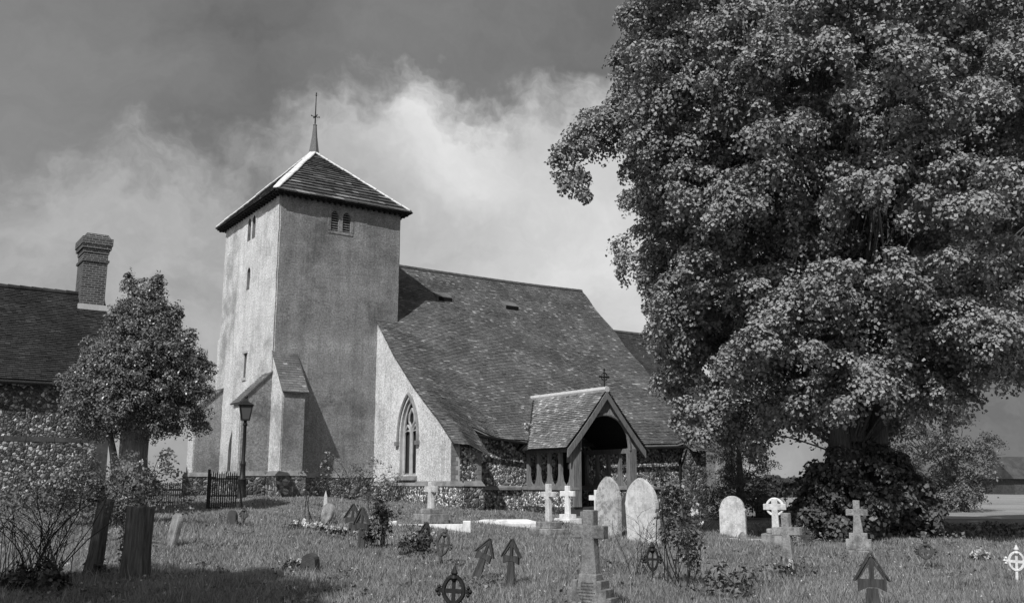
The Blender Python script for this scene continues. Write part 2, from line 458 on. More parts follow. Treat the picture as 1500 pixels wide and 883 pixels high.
# belfry windows with louvres
for c, w in SW:
    b = MB().box(c-w-.01, c+w+.01, .2, .24, 10.3+K, 11.22+K).build('belfry_window', M['dark'], church)
    l = MB()
    for k in range(8):
        z = 10.37+K+k*.105
        l.prism([(.02, z), (.13, z+.075), (.13, z+.095), (.02, z+.02)], 0, c-w+.004, c+w-.004)
    l.build('louvre', M['oak'], b)
fr = MB()
for x0, x1, z0, z1 in ((2.12, 3.24, 10.2, 10.32), (2.1, 2.24, 10.33, 11.3), (3.12, 3.26, 10.33, 11.3), (2.58, 2.765, 10.33, 11.0)):
    fr.box(x0, x1, -.018, .02, z0+K, z1+K)
fr.build('window_surround', M['rc_s'], church, bevel=.01)
for c, w in WW:
    MB().box(.22, .26, c-w-.01, c+w+.01, 10.28+K, 11.34+K).build('belfry_window', M['dark'], church)
MB().box(.2, .24, 3.17, 3.59, 8.08+K, 9.12+K).build('lancet_window', M['glass'], church)
MB().box(.28, .31, 3.06, 3.38, 4.3+K, 5.35+K).build('slit_window', M['dark'], church)
MB().box(-.05, .04, 3.0, 3.44, 4.2+K, 4.3+K).build('window_sill', M['dress_l'], church)
MB().box(-.06, .04, 2.98, 3.46, 5.345+K, 5.45+K).build('window_lintel', M['dress_l'], church)
d = MB().box(.36, .42, 2.8, 4.2, -.85+K, 2.4+K).build('west_door', M['oak_d'], church)
hm = MB()
for sgn in (-1, 1):
    ps = [(-.05, 3.5+sgn*.80*(2*math.cos(u*math.pi/3)-1), 1.15+K+1.38*math.sin(u*math.pi/3)/.866) for u in [i/8 for i in range(9)]]
    hm.tube([(-.05, 3.5+sgn*.80, .2+K)]+ps, .12, 6)
hm.build('hood_mould', M['gstone_d'], church, smooth=True)
# plinth of the tower and buttresses
def plinth(name, x0, x1, y0, y1, zt, mats=(M['flint_d'], M['dress'])):
    mb = MB(); mb.box(x0, x1, y0, y1, -.7, zt-.1, 0); mb.box(x0-.03, x1+.03, y0-.03, y1+.03, zt-.1, zt+.08, 1, .1, .1)
    return mb.build(name, list(mats), church)
plinth('plinth', .97, 4.42, -.1, .2, .3+K); plinth('plinth', -.1, .2, .97, 2.7, .3+K); plinth('plinth', -.1, .2, 4.25, 5.88, .3+K)
def buttress(axis, a0, a1, reach, zt, zf, base, name='buttress'):
    """axis 'S': stands out to -y between x=a0..a1; 'W': to -x between y=a0..a1; 'N': to +y"""
    mb = MB(); poly = [(.3, -.6), (-reach, -.6), (-reach, zf), (.0, zt), (.3, zt)]
    if axis == 'N': poly = [(TD+reach, -.6), (TD-.3, -.6), (TD-.3, zt), (TD, zt), (TD+reach, zf)]
    mb.prism(poly, 0 if axis in 'SN' else 1, a0, a1)
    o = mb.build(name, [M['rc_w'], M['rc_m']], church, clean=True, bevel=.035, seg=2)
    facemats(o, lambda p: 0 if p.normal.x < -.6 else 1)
    if axis == 'N': return o
    # tiled slope
    L = math.hypot(reach+.12, (zt-zf)*(1+.12/reach)); r_ = MB(); nc = int(L/.13)
    dz = -(zt-zf)/reach
    for k in range(nc+1):
        v = min(k*.13, L-.05); out0 = -(reach+.12)+v*(reach+.12)/L; out1 = out0+.17*(reach+.12)/L
        u = a0-.07
        while u < a1+.06:
            w = min(.17, a1+.07-u); jz = random.uniform(-.006, .006)
            def P(uu, oo, h): 
                z = zt+dz*(-oo)+h
                return (uu, oo, z) if axis == 'S' else (oo, uu, z)
            q = [P(u+.004, out0, .075+jz), P(u+w-.004, out0, .075+jz), P(u+w-.004, out1, .04), P(u+.004, out1, .04)]
            e = [P(u+.004, out0, .045+jz), P(u+w-.004, out0, .045+jz), q[1], q[0]]
            r_.face(q); r_.face(e); u += w
    r_.prism([(-reach-.1, zf-.1*(zt-zf)/reach-.02), (0.0, zt-.0), (0.0, zt+.045), (-reach-.1, zf+.045-.1*(zt-zf)/reach)], 0 if axis == 'S' else 1, a0-.06, a1+.06)
    r_.build('buttress_roof', M['tile'], o)
    return o
buttress('S', .03, .95, 1.2, 4.98+K, 3.5+K, 0)
buttress('W', .04, .94, 1.15, 4.22+K, 3.08+K, 0)
buttress('W', 5.93, TD-.03, 1.15, 4.05+K, 3.02+K, 0)
buttress('N', .05, .9, .45, 6.55+K, 6.4+K, 0)
plinth('plinth', -.08, 1.04, -1.3, -.101, .36+K); plinth('plinth', -1.25, -.101, -.06, 1.03, .36+K); plinth('plinth', -1.25, -.101, 5.84, TD+.1, .36+K)
# tower roof
OV = .32; AP = Vector((2.75, 3.44, 14.82+K)); ZR = 11.58+K
c4 = [Vector((-OV, -OV, ZR)), Vector((TW+OV, -OV, ZR)), Vector((TW+OV, TD+OV, ZR)), Vector((-OV, TD+OV, ZR))]
mb = MB()
for i in range(4): mb.face([c4[i], c4[(i+1) % 4], AP])
mb.face([c + Vector((0, 0, -.06)) for c in c4[::-1]])
for i in range(4):
    a_, b_ = c4[i], c4[(i+1) % 4]; dn = Vector((0, 0, -.06)); mb.face([a_+dn, b_+dn, b_, a_])
troof = mb.build('tower_roof', M['oak_d'], church)
mb = MB()
for i in range(4):
    a_, b_ = c4[i], c4[(i+1) % 4]; mid = (a_+b_)/2; U = (b_-a_).normalized(); V = (AP-mid); VL = V.length; V = V.normalized(); N = U.cross(V).normalized(); UL = (b_-a_).length
    v = -.05; k = 0; cl = .34
    while v < VL-.15:
        half = UL/2*(1-max(v, 0)/VL); half2 = UL/2*(1-min(v+cl+.06, VL)/VL); u = -half-.02
        while u < half:
            w = random.uniform(.26, .62); u1 = min(u+w, half+.02); j = random.uniform(-.008, .008); jv = random.uniform(-.025, .02)
            lo0, lo1 = u+.006, u1-.006; up0, up1 = max(lo0, -half2-.02), min(lo1, half2+.02)
            if up1-up0 < .02: up0 = up1 = max(-half2, min(half2, (lo0+lo1)/2)); up1 += .01
            q = [mid+U*lo0+V*(v+jv)+N*(.095+j), mid+U*lo1+V*(v+jv)+N*(.095+j), mid+U*up1+V*(v+cl+.06)+N*.02, mid+U*up0+V*(v+cl+.06)+N*.02]
            e = [mid+U*lo0+V*(v+jv)+N*.03, mid+U*lo1+V*(v+jv)+N*.03, q[1], q[0]]
            mb.face(q); mb.face(e); u = u1
        v += cl; cl = max(.2, cl-.012)
mb.build('roof_slabs', M['slab'], troof)
mb = MB()
for c in c4:
    n = 12; 
    for k in range(n):
        p = c.lerp(AP, k/n); q = c.lerp(AP, (k+1.03)/n); jj = Vector((0, 0, .075+random.uniform(-.012, .012)))
        mb.bar(p+jj, q+jj, random.uniform(.25, .33), .09)
mb.build('hip_mortar', M['mortar'], troof, bevel=.03)
mb = MB()
for i in range(4):
    a_, b_ = c4[i], c4[(i+1) % 4]; inn = (Vector((2.75, 3.44, ZR))-(a_+b_)/2).normalized()
    for k in range(24):
        p = a_.lerp(b_, (k+.5)/24)+Vector((0, 0, -.1)); mb.bar(p+inn*.06, p+inn*.3+Vector((0, 0, .0)), .07, .08)
mb.build('rafter_ends', M['oak_d'], troof)
ap = AP
sp = MB().lathe([(.26, -.1), (.24, .05), (.2, .3), (.13, .8), (.085, 1.32), (.1, 1.35), (.05, 1.4)], ap, 8).build('spirelet', M['lead'], church)
vane = MB(); vane.tube([ap+Vector((0, 0, 1.35)), ap+Vector((0, 0, 2.92))], [.035, .018], 6)
vane.lathe([(.01, 0), (.06, .04), (.01, .08)], ap+Vector((0, 0, 1.72)), 8)
for k in range(4):
    dx, dy = math.cos(k*math.pi/2), math.sin(k*math.pi/2)
    vane.tube([ap+Vector((0, 0, 1.76)), ap+Vector((dx*.13, dy*.13, 1.76)), ap+Vector((dx*.17, dy*.17, 1.8))], [.02, .02, .008], 5)
    vane.lathe([(.005, -.04), (.035, 0), (.005, .04)], ap+Vector((dx*.19, dy*.19, 1.78)), 6)
vane.lathe([(.005, 0), (.045, .05), (.01, .1), (.035, .15), (.004, .2)], ap+Vector((0, 0, 2.76)), 6)
vane.build('finial', M['iron'], sp)

# nave and aisle
SL = .979
def zpl(y): return 10.138+K-SL*(3.442-y)
_wy = [-7, -6.55, -5.46, -3.42, -1.64, 0, 3.442]; _wz = [.95, 1.35, 2.28, 3.66, 5.1, 6.768, 10.138]
def zroof(x, y):
    w = max(0, min(1, (7.2-x)/2.2)); zw = float(np.interp(y, _wy, _wz))+K
    e = zpl(y)
    if x > 16.6 and y < -5.0: e = e+.35*(-5.0-y)*min(1, (x-16.6)/.4)
    return e*(1-w)+zw*w+.035*math.sin(x*.8+1)*math.sin(y*.9)-.09*math.sin((x-4.4)/13.8*math.pi)-.04*math.sin((x-4.4)/13.8*math.pi*3)*math.cos(y*.4)
def strip(name, mat, pos, xr, v0, v1, tw_, cl, parent, th=.028):
    """tiled slope; pos(u,v,h) gives a point, xr(v) the run of each course"""
    mb = MB(); v = v0; k = 0
    while v < v1:
        lo, hi = xr(v); u = lo-random.random()*tw_
        dv = random.uniform(-.006, .006)
        while u < hi:
            w = tw_*random.uniform(.93, 1.07); a0 = max(u, lo); a1 = min(u+w, hi); u += w
            if a1-a0 < .03: continue
            j = random.uniform(-.006, .008)+(.015 if random.random() < .03 else 0); jv = dv+random.uniform(-.008, .008)
            q = [pos(a0+.003, v+jv, th+.012+j), pos(a1-.003, v+jv, th+.012+j+random.uniform(-.004, .004)), pos(a1-.003, v+cl*1.3, .012), pos(a0+.003, v+cl*1.3, .012)]
            e = [pos(a0+.003, v+jv, .006), pos(a1-.003, v+jv, .006), q[1], q[0]]
            mb.face(q); mb.face(e)
        v += cl; k += 1
    return mb.build(name, mat, parent)
cs = math.cos(math.atan(SL))
def npos(u, v, h):
    y = 3.442-(12.2-v)*cs
    return (u, y-h*.7, zroof(u, y)+h*.72)
yE = -5.3; vE = 12.2-(3.442-yE)/cs; vB = 12.2-(3.442+6.55)/cs
def nx(v):
    y = 3.442-(12.2-v)*cs
    if y < yE: return (4.38, 5.95)
    lo = 4.38 if y < -.02 else TW+.02
    return (lo, 18.32-.06*math.sin(v*2))
# body beneath: underlying slope and walls
under = MB(); xs = [4.42, 5.0, 5.5, 5.93, 7, 8.2, 10, 12, 14, 16.6, 17, 18.26]; ys = [3.442, 2, .05, -.02, -1.64, -3.42, -4.6, -5.28]
for i in range(len(xs)-1):
    for j in range(len(ys)-1):
        if xs[i] < 5.5 and ys[j] > -.01: continue
        under.face([(x, y, zroof(x, y)-.03) for x, y in ((xs[i], ys[j+1]), (xs[i+1], ys[j+1]), (xs[i+1], ys[j]), (xs[i], ys[j]))])
for i in range(3): under.face([(x, y, zroof(x, y)-.03) for x, y in ((xs[i], -6.5), (xs[i+1], -6.5), (xs[i+1], -5.28), (xs[i], -5.28))])
for i in range(10, 11): under.face([(x, y, zroof(x, y)-.03) for x, y in ((xs[i]+.2*(i == 9), -5.82), (xs[i+1], -5.82), (xs[i+1], -5.28), (xs[i]+.2*(i == 9), -5.28))])
zr = zpl(3.442)
under.face([(TW+.02, 3.442, zr-.09), (18.26, 3.442, zr-.09), (18.26, 8.2, zr-4.75), (TW+.02, 8.2, zr-4.75)])
nave_roof = under.build('nave_roof', M['tile'], church)
strip('roof_tiles', M['tile'], npos, nx, vE, 12.1, .165, .105, nave_roof)
strip('roof_tiles', M['tile'], npos, lambda v: (4.38, 5.97), vB, vE, .165, .105, nave_roof)
strip('roof_tiles', M['tile'], npos, lambda v: (17.2, 18.3), 12.2-(3.442+5.85)/cs, vE, .165, .105, nave_roof)
rd = MB(); x = TW+.03
while x < 18.3:
    L = .42; zz = zroof(x, 3.442); rd.tube([(x, 3.442, zz-.01), (min(x+L, 18.32), 3.442, zroof(x+L, 3.442)-.01)], [.125, .115], 8); x += L-.015
rd.build('ridge_tiles', M['ridge'], nave_roof, smooth=True)
# roof vents
for vx, vy in ((8.7, 1.8), (12.5, 1.85)):
    z = zroof(vx, vy); mb = MB()
    mb.prism([(vy-.27, zroof(vx, vy-.27)+.02), (vy-.25, zroof(vx, vy-.27)+.26), (vy+.25, zroof(vx, vy+.25)+.045), (vy+.25, zroof(vx, vy+.25))], 0, vx-.42, vx+.42)
    v_ = mb.build('roof_vent', M['tile'], nave_roof)
    MB().box(vx-.36, vx+.36, vy-.285, vy-.268, zroof(vx, vy-.27)+.045, zroof(vx, vy-.27)+.225).build('vent_opening', M['dark'], v_)
# west wall of the aisle
wall = [( .2, -.6), (-6.2, -.6)]+[(y, zroof(4.45, y)-.05) for y in (-6.2, -5.46, -4.4, -3.42, -2.5, -1.64, -.8, 0)]+[(.2, zroof(4.45, 0)-.05)]
aw = MB().prism(wall, 0, 4.5, 4.86).build('aisle_west_wall', [M['rc_w'], M['dress_l']], church, clean=True)
cut = []; WC = -2.93
cutter(archpoly(WC, .66, .3+K, 1.75+K, 3.22+K, 10), 0, 4.2, 4.8)
boolean(aw, cut)
facemats(aw, lambda p: 1 if 4.51 < p.center.x < 4.79 else 0)
# two-light traceried window
def archtube(mb, x, c, w, z0, zs, zt, r_, sides=6):
    pl = archpoly(c, w, z0, zs, zt, 10)
    mb.tube([(x, y, z) for y, z in pl[1:]+pl[:1]], r_, sides)
win = MB().box(4.74, 4.77, WC-.7, WC+.7, .25+K, 3.3+K).build('aisle_window', M['glass'], church)
tr = MB(); X0 = 4.66
tr.box(4.6, 4.72, WC-.05, WC+.05, .3+K, 2.15+K)
for s_ in (-1, 1):
    archtube(tr, X0, WC+s_*.31, .27, .3+K, 1.75+K, 2.2+K, .05)
    tr.tube([(X0, WC+s_*.0, 2.1+K), (X0, WC+s_*.22, 2.35+K), (X0, WC+s_*.2, 2.62+K), (X0, WC, 2.85+K)], .045, 6)
    tr.tube([(X0, WC+s_*.05, 1.95+K), (X0, WC+s_*.31, 2.0+K), (X0, WC+s_*.5, 1.95+K)], .03, 6)
archtube(tr, X0, WC, .62, .3+K, 1.75+K, 3.18+K, .06)
tr.build('tracery', M['dress_l'], win, smooth=True)
hd = MB(); pl = archpoly(WC, .8, 1.55+K, 1.75+K, 3.42+K, 12)
hd.tube([(4.48, y, z) for y, z in pl[1:]+pl[:1]], .075, 6)
for s_ in (-1, 1): hd.box(4.38, 4.52, WC+s_*.82-.11, WC+s_*.82+.11, 1.42+K, 1.58+K)
hd.build('hood_mould', M['dress'], win, smooth=True)
MB().prism([(4.36, .1+K), (4.74, .1+K), (4.74, .36+K), (4.4, .22+K)], 1, WC-.78, WC+.78).build('window_sill', M['dress'], win, clean=True)
# flint footing of the west wall
p_ = plinth('plinth', 4.40, 5.0, -6.3, -.02, -.02+K, (M['flint'], M['dress']))
# corner buttress
cb = MB(); poly = [(-4.7, -.7), (-6.2, -.7), (-6.2, zroof(5.78, -6.2)-.05), (-5.4, zroof(5.78, -5.4)-.06), (-4.7, zroof(5.78, -4.7)-.08)]
cb.prism(poly, 0, 4.861, 5.78, 0); cbo = cb.build('corner_buttress', M['flint'], church, clean=True)
for k in range(9):
    z = -.02+K+k*.16; wd = .17 if k % 2 else .27
    MB().box(4.492, 4.5+wd, -6.215, -6.19, z, z+.15).build('quoin', M['dress'], cbo)
    MB().box(5.78-wd, 5.787, -6.215, -6.19, z, z+.15).build('quoin', M['dress'], cbo)
plinth('plinth', 5.001, 5.86, -6.3, -4.9, -.02+K, (M['flint_d'], M['dress']))
# south wall
sw = MB(); zt = 1.95+K
sw.box(5.6, 8.75, -4.9, -4.4, -.9, zt); sw.box(12.0, 17.95, -4.9, -4.4, -.9, zt-.1); sw.box(8.75, 12.0, -4.88, -4.4, -.9, zt+.4)
sw.build('south_wall', M['flint'], church)
MB().prism([(-5.02, -.27+K), (-4.88, -.27+K), (-4.88, -.1+K), (-5.02, -.17+K)], 0, 5.86, 8.4).build('string_course', M['dress'], church)
st = MB()
st.prism([(-5.02, -.27+K), (-4.88, -.27+K), (-4.88, -.1+K), (-5.02, -.17+K)], 0, 12.3, 16.9)
st.build('string_course', M['dress'], church)
# east gable and corner
eg = MB().prism([(-4.9, -.9), (-4.9, zroof(18, -4.9)-.08), (3.44, zr-.1), (8.1, zr-4.7), (8.1, -.9)], 0, 17.7, 18.15).build('east_wall', M['flint'], church, clean=True)
MB().prism([(-4.7, -1), (-5.5, -1), (-5.5, zroof(17.6, -5.5)-.08), (-4.7, zroof(17.6, -4.7)-.06)], 0, 17.1, 18.1).build('corner_buttress', M['flint_d'], church, clean=True)
MB().prism([(8.1, -.9), (7.6, -.9), (7.6, zr-4.5), (8.1, zr-4.7)], 0, 5.51, 17.7).build('north_wall', M['flint_d'], church, clean=True)
MB().box(5.501, 5.9, .05, 8.1, 0, 5).build('west_wall', M['rc_m'], church)
dp = MB(); dp.tube([(16.95, -5.02, 1.3+K), (16.95, -5.0, -1.6+K)], .055, 8); dp.build('drainpipe', M['iron'], church)
gt = MB(); gt.tube([(6.0, -5.38, zroof(6.5, -5.3)-.05), (8.6, -5.38, zroof(8.6, -5.3)-.07)], .055, 6); gt.build('gutter', M['iron'], church, smooth=True); gt = MB(); gt.tube([(12.1, -5.38, zroof(12.1, -5.3)-.06), (17, -5.38, zroof(16, -5.3)-.06)], .055, 6)
gt.build('gutter', M['iron'], church, smooth=True)
# chancel
zc = 8.13+K; sc_ = (8.13-3.72)/(3.44+.85)
def cpos(u, v, h):
    y = -.85+v*math.cos(math.atan(sc_)); z = 3.72+K+v*math.sin(math.atan(sc_)); return (u, y-h*.7, z+h*.7)
cr = MB(); cr.prism([(-.8, 3.72+K-.0), (3.44, zc-.05), (7.7, 3.72+K), (7.5, 3.6+K), (3.44, zc-.25), (-.7, 3.6+K)], 0, 18.16, 25.2)
cro = cr.build('chancel_roof', M['tile_e'], church, clean=True)
strip('roof_tiles', M['tile_e'], cpos, lambda v: (18.2, 25.25), 0, 6.05, .165, .1, cro)
MB().tube([(18.16, 3.44, zc+.01), (25.28, 3.44, zc+.01)], .12, 8).build('ridge_tiles', M['ridge'], cro, smooth=True)
MB().box(18.16, 24.9, -.4, 7.3, -1.4, 3.62+K).build('chancel_wall', M['rc_s'], church)
MB().prism([(-.4, 3.6+K), (3.44, zc-.3), (7.3, 3.6+K)], 0, 24.5, 24.95).build('chancel_gable', M['rc_s'], church, clean=True)
MB().box(24.0, 24.75, -1.1, -.401, -1.4, 2.5+K).build('chancel_buttress', M['rc_m'], church, bevel=.04)
MB().box(20.6, 21.5, -.45, -.405, .2+K, 2.4+K).build('chancel_window', M['glass'], church)

# porch
PX0, PX1, PY = 8.55, 11.82, -7.95
PC, PA, PH = 10.2, 3.42+K, 2.0
FZ = -.88+K
pf = MB(); pf.box(PX0, PX1, PY, -4.92, -.9, FZ); pf.build('porch_floor', M['gstone_d'], church)
stp = MB(); stp.box(8.95, 11.6, PY-.38, PY-.001, -.95, FZ-.15); stp.box(8.8, 11.75, PY-.76, PY-.381, -.95, FZ-.3); stp.build('porch_steps', M['dress'], church, bevel=.02)
for x0, x1 in ((PX0, PX0+.35), (PX1-.35, PX1)):
    pw = MB(); pw.box(x0, x1, PY+.02, -4.91, -.95, -.3+K); pw.build('porch_dwarf_wall', M['flint'], church)
    MB().box(x0-.06, x1+.06, PY-.06, -4.905, -.3+K, -.12+K).build('porch_sill', M['dress'], church, bevel=.04, seg=2)
    t_ = MB(); xm = (x0+x1)/2
    t_.box(xm-.1, xm+.1, PY+.05, -4.92, 1.12+K, 1.3+K)
    nb = 5
    for k in range(nb):
        y = PY+.14+(3.0-.25)*k/(nb-1); t_.box(xm-.06, xm+.06, y-.07, y+.07, -.12+K, 1.12+K)
        for s_ in (-1, 1):
            if 0 <= k+s_ < nb:
                t_.prism([(y+s_*.07, -.12+K), (y+s_*.34, -.12+K), (y+s_*.17, .05+K), (y+s_*.1, .3+K), (y+s_*.07, .45+K)] if s_ > 0 else [(y+s_*.07, .45+K), (y+s_*.1, .3+K), (y+s_*.17, .05+K), (y+s_*.34, -.12+K), (y+s_*.07, -.12+K)], 0, xm-.035, xm+.035)
    t_.build('porch_arcade', M['oak'], church, clean=True)
# gable front: posts, arched boards
for x in (8.84, 11.56): MB().box(x-.19, x+.19, PY-.05, PY+.15, FZ, 1.3+K).build('porch_post', M['oak'], church, bevel=.015)
gb = MB(); y0, y1 = PY-.02, PY+.08
def gz(x): return PA-.12-abs(x-PC)*1.2
arc = [(PC+1.22*math.cos(u)*s_, 1.22+K+1.32*math.sin(u)**.9) for s_, us in ((-1, [i*math.pi/24 for i in range(13)]), (1, [i*math.pi/24 for i in range(11, -1, -1)])) for u in us]
for i in range(len(arc)-1):
    (xa, za), (xb, zb) = arc[i], arc[i+1]
    gb.prism([(xa, za), (xb, zb), (xb, gz(xb)), (xa, gz(xa))], 1, y0, y1)
for s_ in (-1, 1): gb.prism(sorted([(PC+s_*1.22, 1.22+K), (PC+s_*1.22, gz(PC+1.22)), (PC+s_*1.72, 1.22+K)], key=lambda p: (p[0]*1, p[1]))[::1], 1, y0, y1)
gb.build('gable_boarding', M['oak_l'], church, clean=True)
bb = MB()
for s_ in (-1, 1):
    pts = [(PC+s_*1.9*u, PA+.0-2.2*u-.05*math.sin(u*math.pi)) for u in [i/10 for i in range(11)]]
    for i in range(10):
        (xa, za), (xb, zb) = pts[i], pts[i+1]
        bb.prism([(xa, za-.3), (xb, zb-.3), (xb, zb), (xa, za)], 1, PY-.2, PY-.12)
bb.build('bargeboard', M['oak'], church, clean=True)
ab = MB(); 
ab.tube([(x, PY-.03, z) for x, z in arc], .06, 6); ab.build('arch_brace', M['oak'], church, smooth=True)
# porch roof
pr_ = MB(); ps = 2.2/2.05
for s_ in (-1, 1):
    pr_.prism([(PC, PA), (PC+s_*1.95, PA-2.2), (PC+s_*1.95, PA-2.14), (PC, PA+.07)], 1, PY-.12, -3.4)
pro = pr_.build('porch_roof', M['oak_d'], church, clean=True)
pl_ = math.hypot(1.95, 2.2)
for s_ in (-1, 1):
    def ppos(u, v, h, s_=s_):
        q = (pl_-v)/pl_; nx_, nz_ = 2.2/pl_, 1.95/pl_
        return (PC+s_*(1.95*q+h*nx_), u, PA+.07-2.2*q+h*nz_-.04*math.sin(q*math.pi))
    def pxr(v):
        q = (pl_-v)/pl_; z = PA-2.2*q
        return (PY-.2, min(-3.1, max(-6.5, 3.442-(10.138+K-z)/SL-.0)))
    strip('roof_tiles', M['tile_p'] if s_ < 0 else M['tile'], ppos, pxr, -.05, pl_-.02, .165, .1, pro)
rp = MB(); y = PY-.2
while y < -3.15: rp.tube([(PC, y, PA+.07), (PC, min(y+.4, -3.1), PA+.07)], [.12, .11], 8); y += .385
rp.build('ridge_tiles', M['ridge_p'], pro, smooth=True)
cx = MB(); cz = PA+.15; cy = PY-.1
cx.tube([(PC-.05, cy, cz-.1), (PC-.05, cy, cz+.68)], .028, 6); cx.tube([(PC-.27, cy, cz+.4), (PC+.17, cy, cz+.4)], .028, 6)
cx.tube([(PC-.05+.15*math.cos(k*math.pi/6), cy, cz+.4+.15*math.sin(k*math.pi/6)) for k in range(12)], .02, 5, closed=True)
for dx, dz in ((-.22, 0), (.22, 0), (0, .28)): cx.lathe([(.005, -.055), (.05, 0), (.005, .055)], (PC-.05+dx, cy, cz+.4+dz), 6)
cx.build('gable_cross', M['iron'], church)
dr = MB().prism(archpoly(11.0, .75, FZ, .75+K, 1.5+K, 8), 1, -4.97, -4.9).build('south_door', M['oak_d'], church, clean=True)
nt = MB()
for x, z, w, h in ((11.45, .95, .16, .3), (11.72, 1.0, .15, .28), (12.0, .62, .2, .42), (11.5, .65, .13, .2)): nt.box(x-w/2-.9+.2, x+w/2-.9+.2, -4.99, -4.972, z-h/2+K, z+h/2+K)
nt.build('notice', M['paper'], church)

# ------------------------------------------------------------------ cottage
def L2W(x, y, z): return Vector((CH.x+math.cos(A)*x-math.sin(A)*y, CH.y+math.sin(A)*x+math.cos(A)*y, z))
def W2L(x, y): return (math.cos(A)*(x-CH.x)+math.sin(A)*(y-CH.y), -math.sin(A)*(x-CH.x)+math.cos(A)*(y-CH.y))
KS = 1.12; cot = empty('cottage', (CH.x*KS, CH.y*KS, EYE+(CH.z-EYE)*KS), A); cot.scale = (KS, KS, KS); tag(cot, 'flint walled cottage with plain tiled roof and tall brick chimney behind the bushy tree', 'cottage')
cx0, cx1, cy0, cyr = -17., -6.15, -1.5, 1.8
zr_, ze_ = 6.85+K, 3.63+K
MB().prism([(cy0, -.8), (cy0, ze_), (cyr, zr_-.35), (2*cyr-cy0, ze_), (2*cyr-cy0, -.8)], 0, cx0, cx1).build('wall', M['flint_c'], cot, clean=True)
bd = MB(); x = cx0
while x < cx1-.1:
    w = random.uniform(.5, 1.0); x1 = min(x+w, cx1); bd.box(x+.008, x1-.008, cy0-.012, cy0+.05, 1.31+K, 1.47+K); x = x1
bd.box(cx0, cx1+.0, cy0-.02, cy0+.05, 3.2+K, 3.6+K)
bd.box(cx1-.35, cx1+.02, cy0-.02, cy0+.05, -.6, 3.2+K)
bd.build('stone_band', M['gstone_d'], cot)
sl = (6.85-3.63)/(cyr-cy0); ye = cy0-.38; vl = math.hypot(cyr-ye, (cyr-ye)*sl)
def kpos(u, v, h):
    y = ye+v*(cyr-ye)/vl; return (u, y-h*.7, zr_-(cyr-y)*sl+h*.7)
rf = MB().prism([(ye+.03, zr_-(cyr-ye)*sl-.02), (cyr, zr_-.02), (2*cyr-ye, zr_-(cyr-ye)*sl-.02), (2*cyr-ye, zr_-(cyr-ye)*sl-.12), (cyr, zr_-.14), (ye+.03, zr_-(cyr-ye)*sl-.12)], 0, cx0-.2, cx1+.1).build('roof', M['tile_c'], cot, clean=True)
strip('roof_tiles', M['tile_c'], kpos, lambda v: (-13.5, cx1+.14), -.03, vl-.03, .17, .1, rf)
rr_ = MB(); x = -13.5
while x < cx1: rr_.tube([(x, cyr, zr_+.02), (min(x+.4, cx1+.12), cyr, zr_+.01)], [.12, .108], 8); x += .385
rr_.build('ridge_tiles', M['tile_c'], rf, smooth=True)
MB().tube([(-13.5, ye-.03, zr_-(cyr-ye)*sl-.09), (cx1+.1, ye-.03, zr_-(cyr-ye)*sl-.11)], .07, 8).build('gutter', M['iron'], cot, smooth=True)
ch = MB(); qx0, qx1, qy0, qy1 = -6.93, -6.1, 1.2, 2.4; zc0 = 6.0+K; zt_ = 9.0+K
ch.box(qx0, qx1, qy0, qy1, zc0, zt_-.62); ch.box(qx0-.05, qx1+.05, qy0-.05, qy1+.05, zt_-.95, zt_-.86)
ch.box(qx0-.03, qx1+.03, qy0-.03, qy1+.03, zt_-.62, zt_-.46); ch.box(qx0-.09, qx1+.09, qy0-.09, qy1+.09, zt_-.46, zt_-.32); ch.box(qx0-.12, qx1+.12, qy0-.12, qy1+.12, zt_-.32, zt_-.05)
ch.box(qx0-.06, qx1+.06, qy0-.06, qy1+.06, zt_-.05, zt_+.12, 0, .1, .1)
cho = ch.build('chimney', brickmat('chimney_brick'), rf)
MB().box(qx0-.08, qx1+.08, qy0-.1, qy0-.005, 6.22+K, 6.42+K).build('flashing', M['dress_l'], cho)

# ------------------------------------------------------------------ lamp post, gate, fence
def at(x, y, dz=0): return Vector((x, y, g(x, y)+dz))
lp = empty('lamp_post', at(-9.42, 33.6), .3); tag(lp, 'tall black iron lamp post with square glazed lantern beside the tower buttress', 'lamp post')
MB().lathe([(.17, -.1), (.17, .12), (.15, .15), (.14, .62), (.16, .65), (.1, .72), (.085, 1.1), (.1, 1.14), (.1, 1.2), (.065, 1.3), (.055, 2.5), (.08, 2.53), (.08, 2.57), (.05, 2.62), (.07, 2.72)], sides=10).build('post', M['iron'], lp, smooth=True)
ln = MB()
for s0, s1 in ((-1, -1), (1, -1), (1, 1), (-1, 1)): ln.bar((s0*.13, s1*.13, 2.72), (s0*.21, s1*.21, 3.2), .035)
ln.box(-.15, .15, -.15, .15, 2.69, 2.73); ln.box(-.24, .24, -.24, .24, 3.19, 3.225); ln.box(-.27, .27, -.27, .27, 3.226, 3.36, 0, .2, .2); ln.box(-.08, .08, -.08, .08, 3.36, 3.46, 0, .02, .02); ln.lathe([(.03, 0), (.06, .06), (.01, .14)], (0, 0, 3.46), 8)
lo_ = ln.build('lantern', M['iron'], lp)
MB().box(-.195, .195, -.195, .195, 2.735, 3.185).v and None
pn = MB(); pn.raw([(-.125, -.125, 2.735), (.125, -.125, 2.735), (.125, .125, 2.735), (-.125, .125, 2.735), (-.2, -.2, 3.185), (.2, -.2, 3.185), (.2, .2, 3.185), (-.2, .2, 3.185)], [(0, 1, 5, 4), (1, 2, 6, 5), (2, 3, 7, 6), (3, 0, 4, 7)])
pn.build('pane', M['lglass'], lo_)

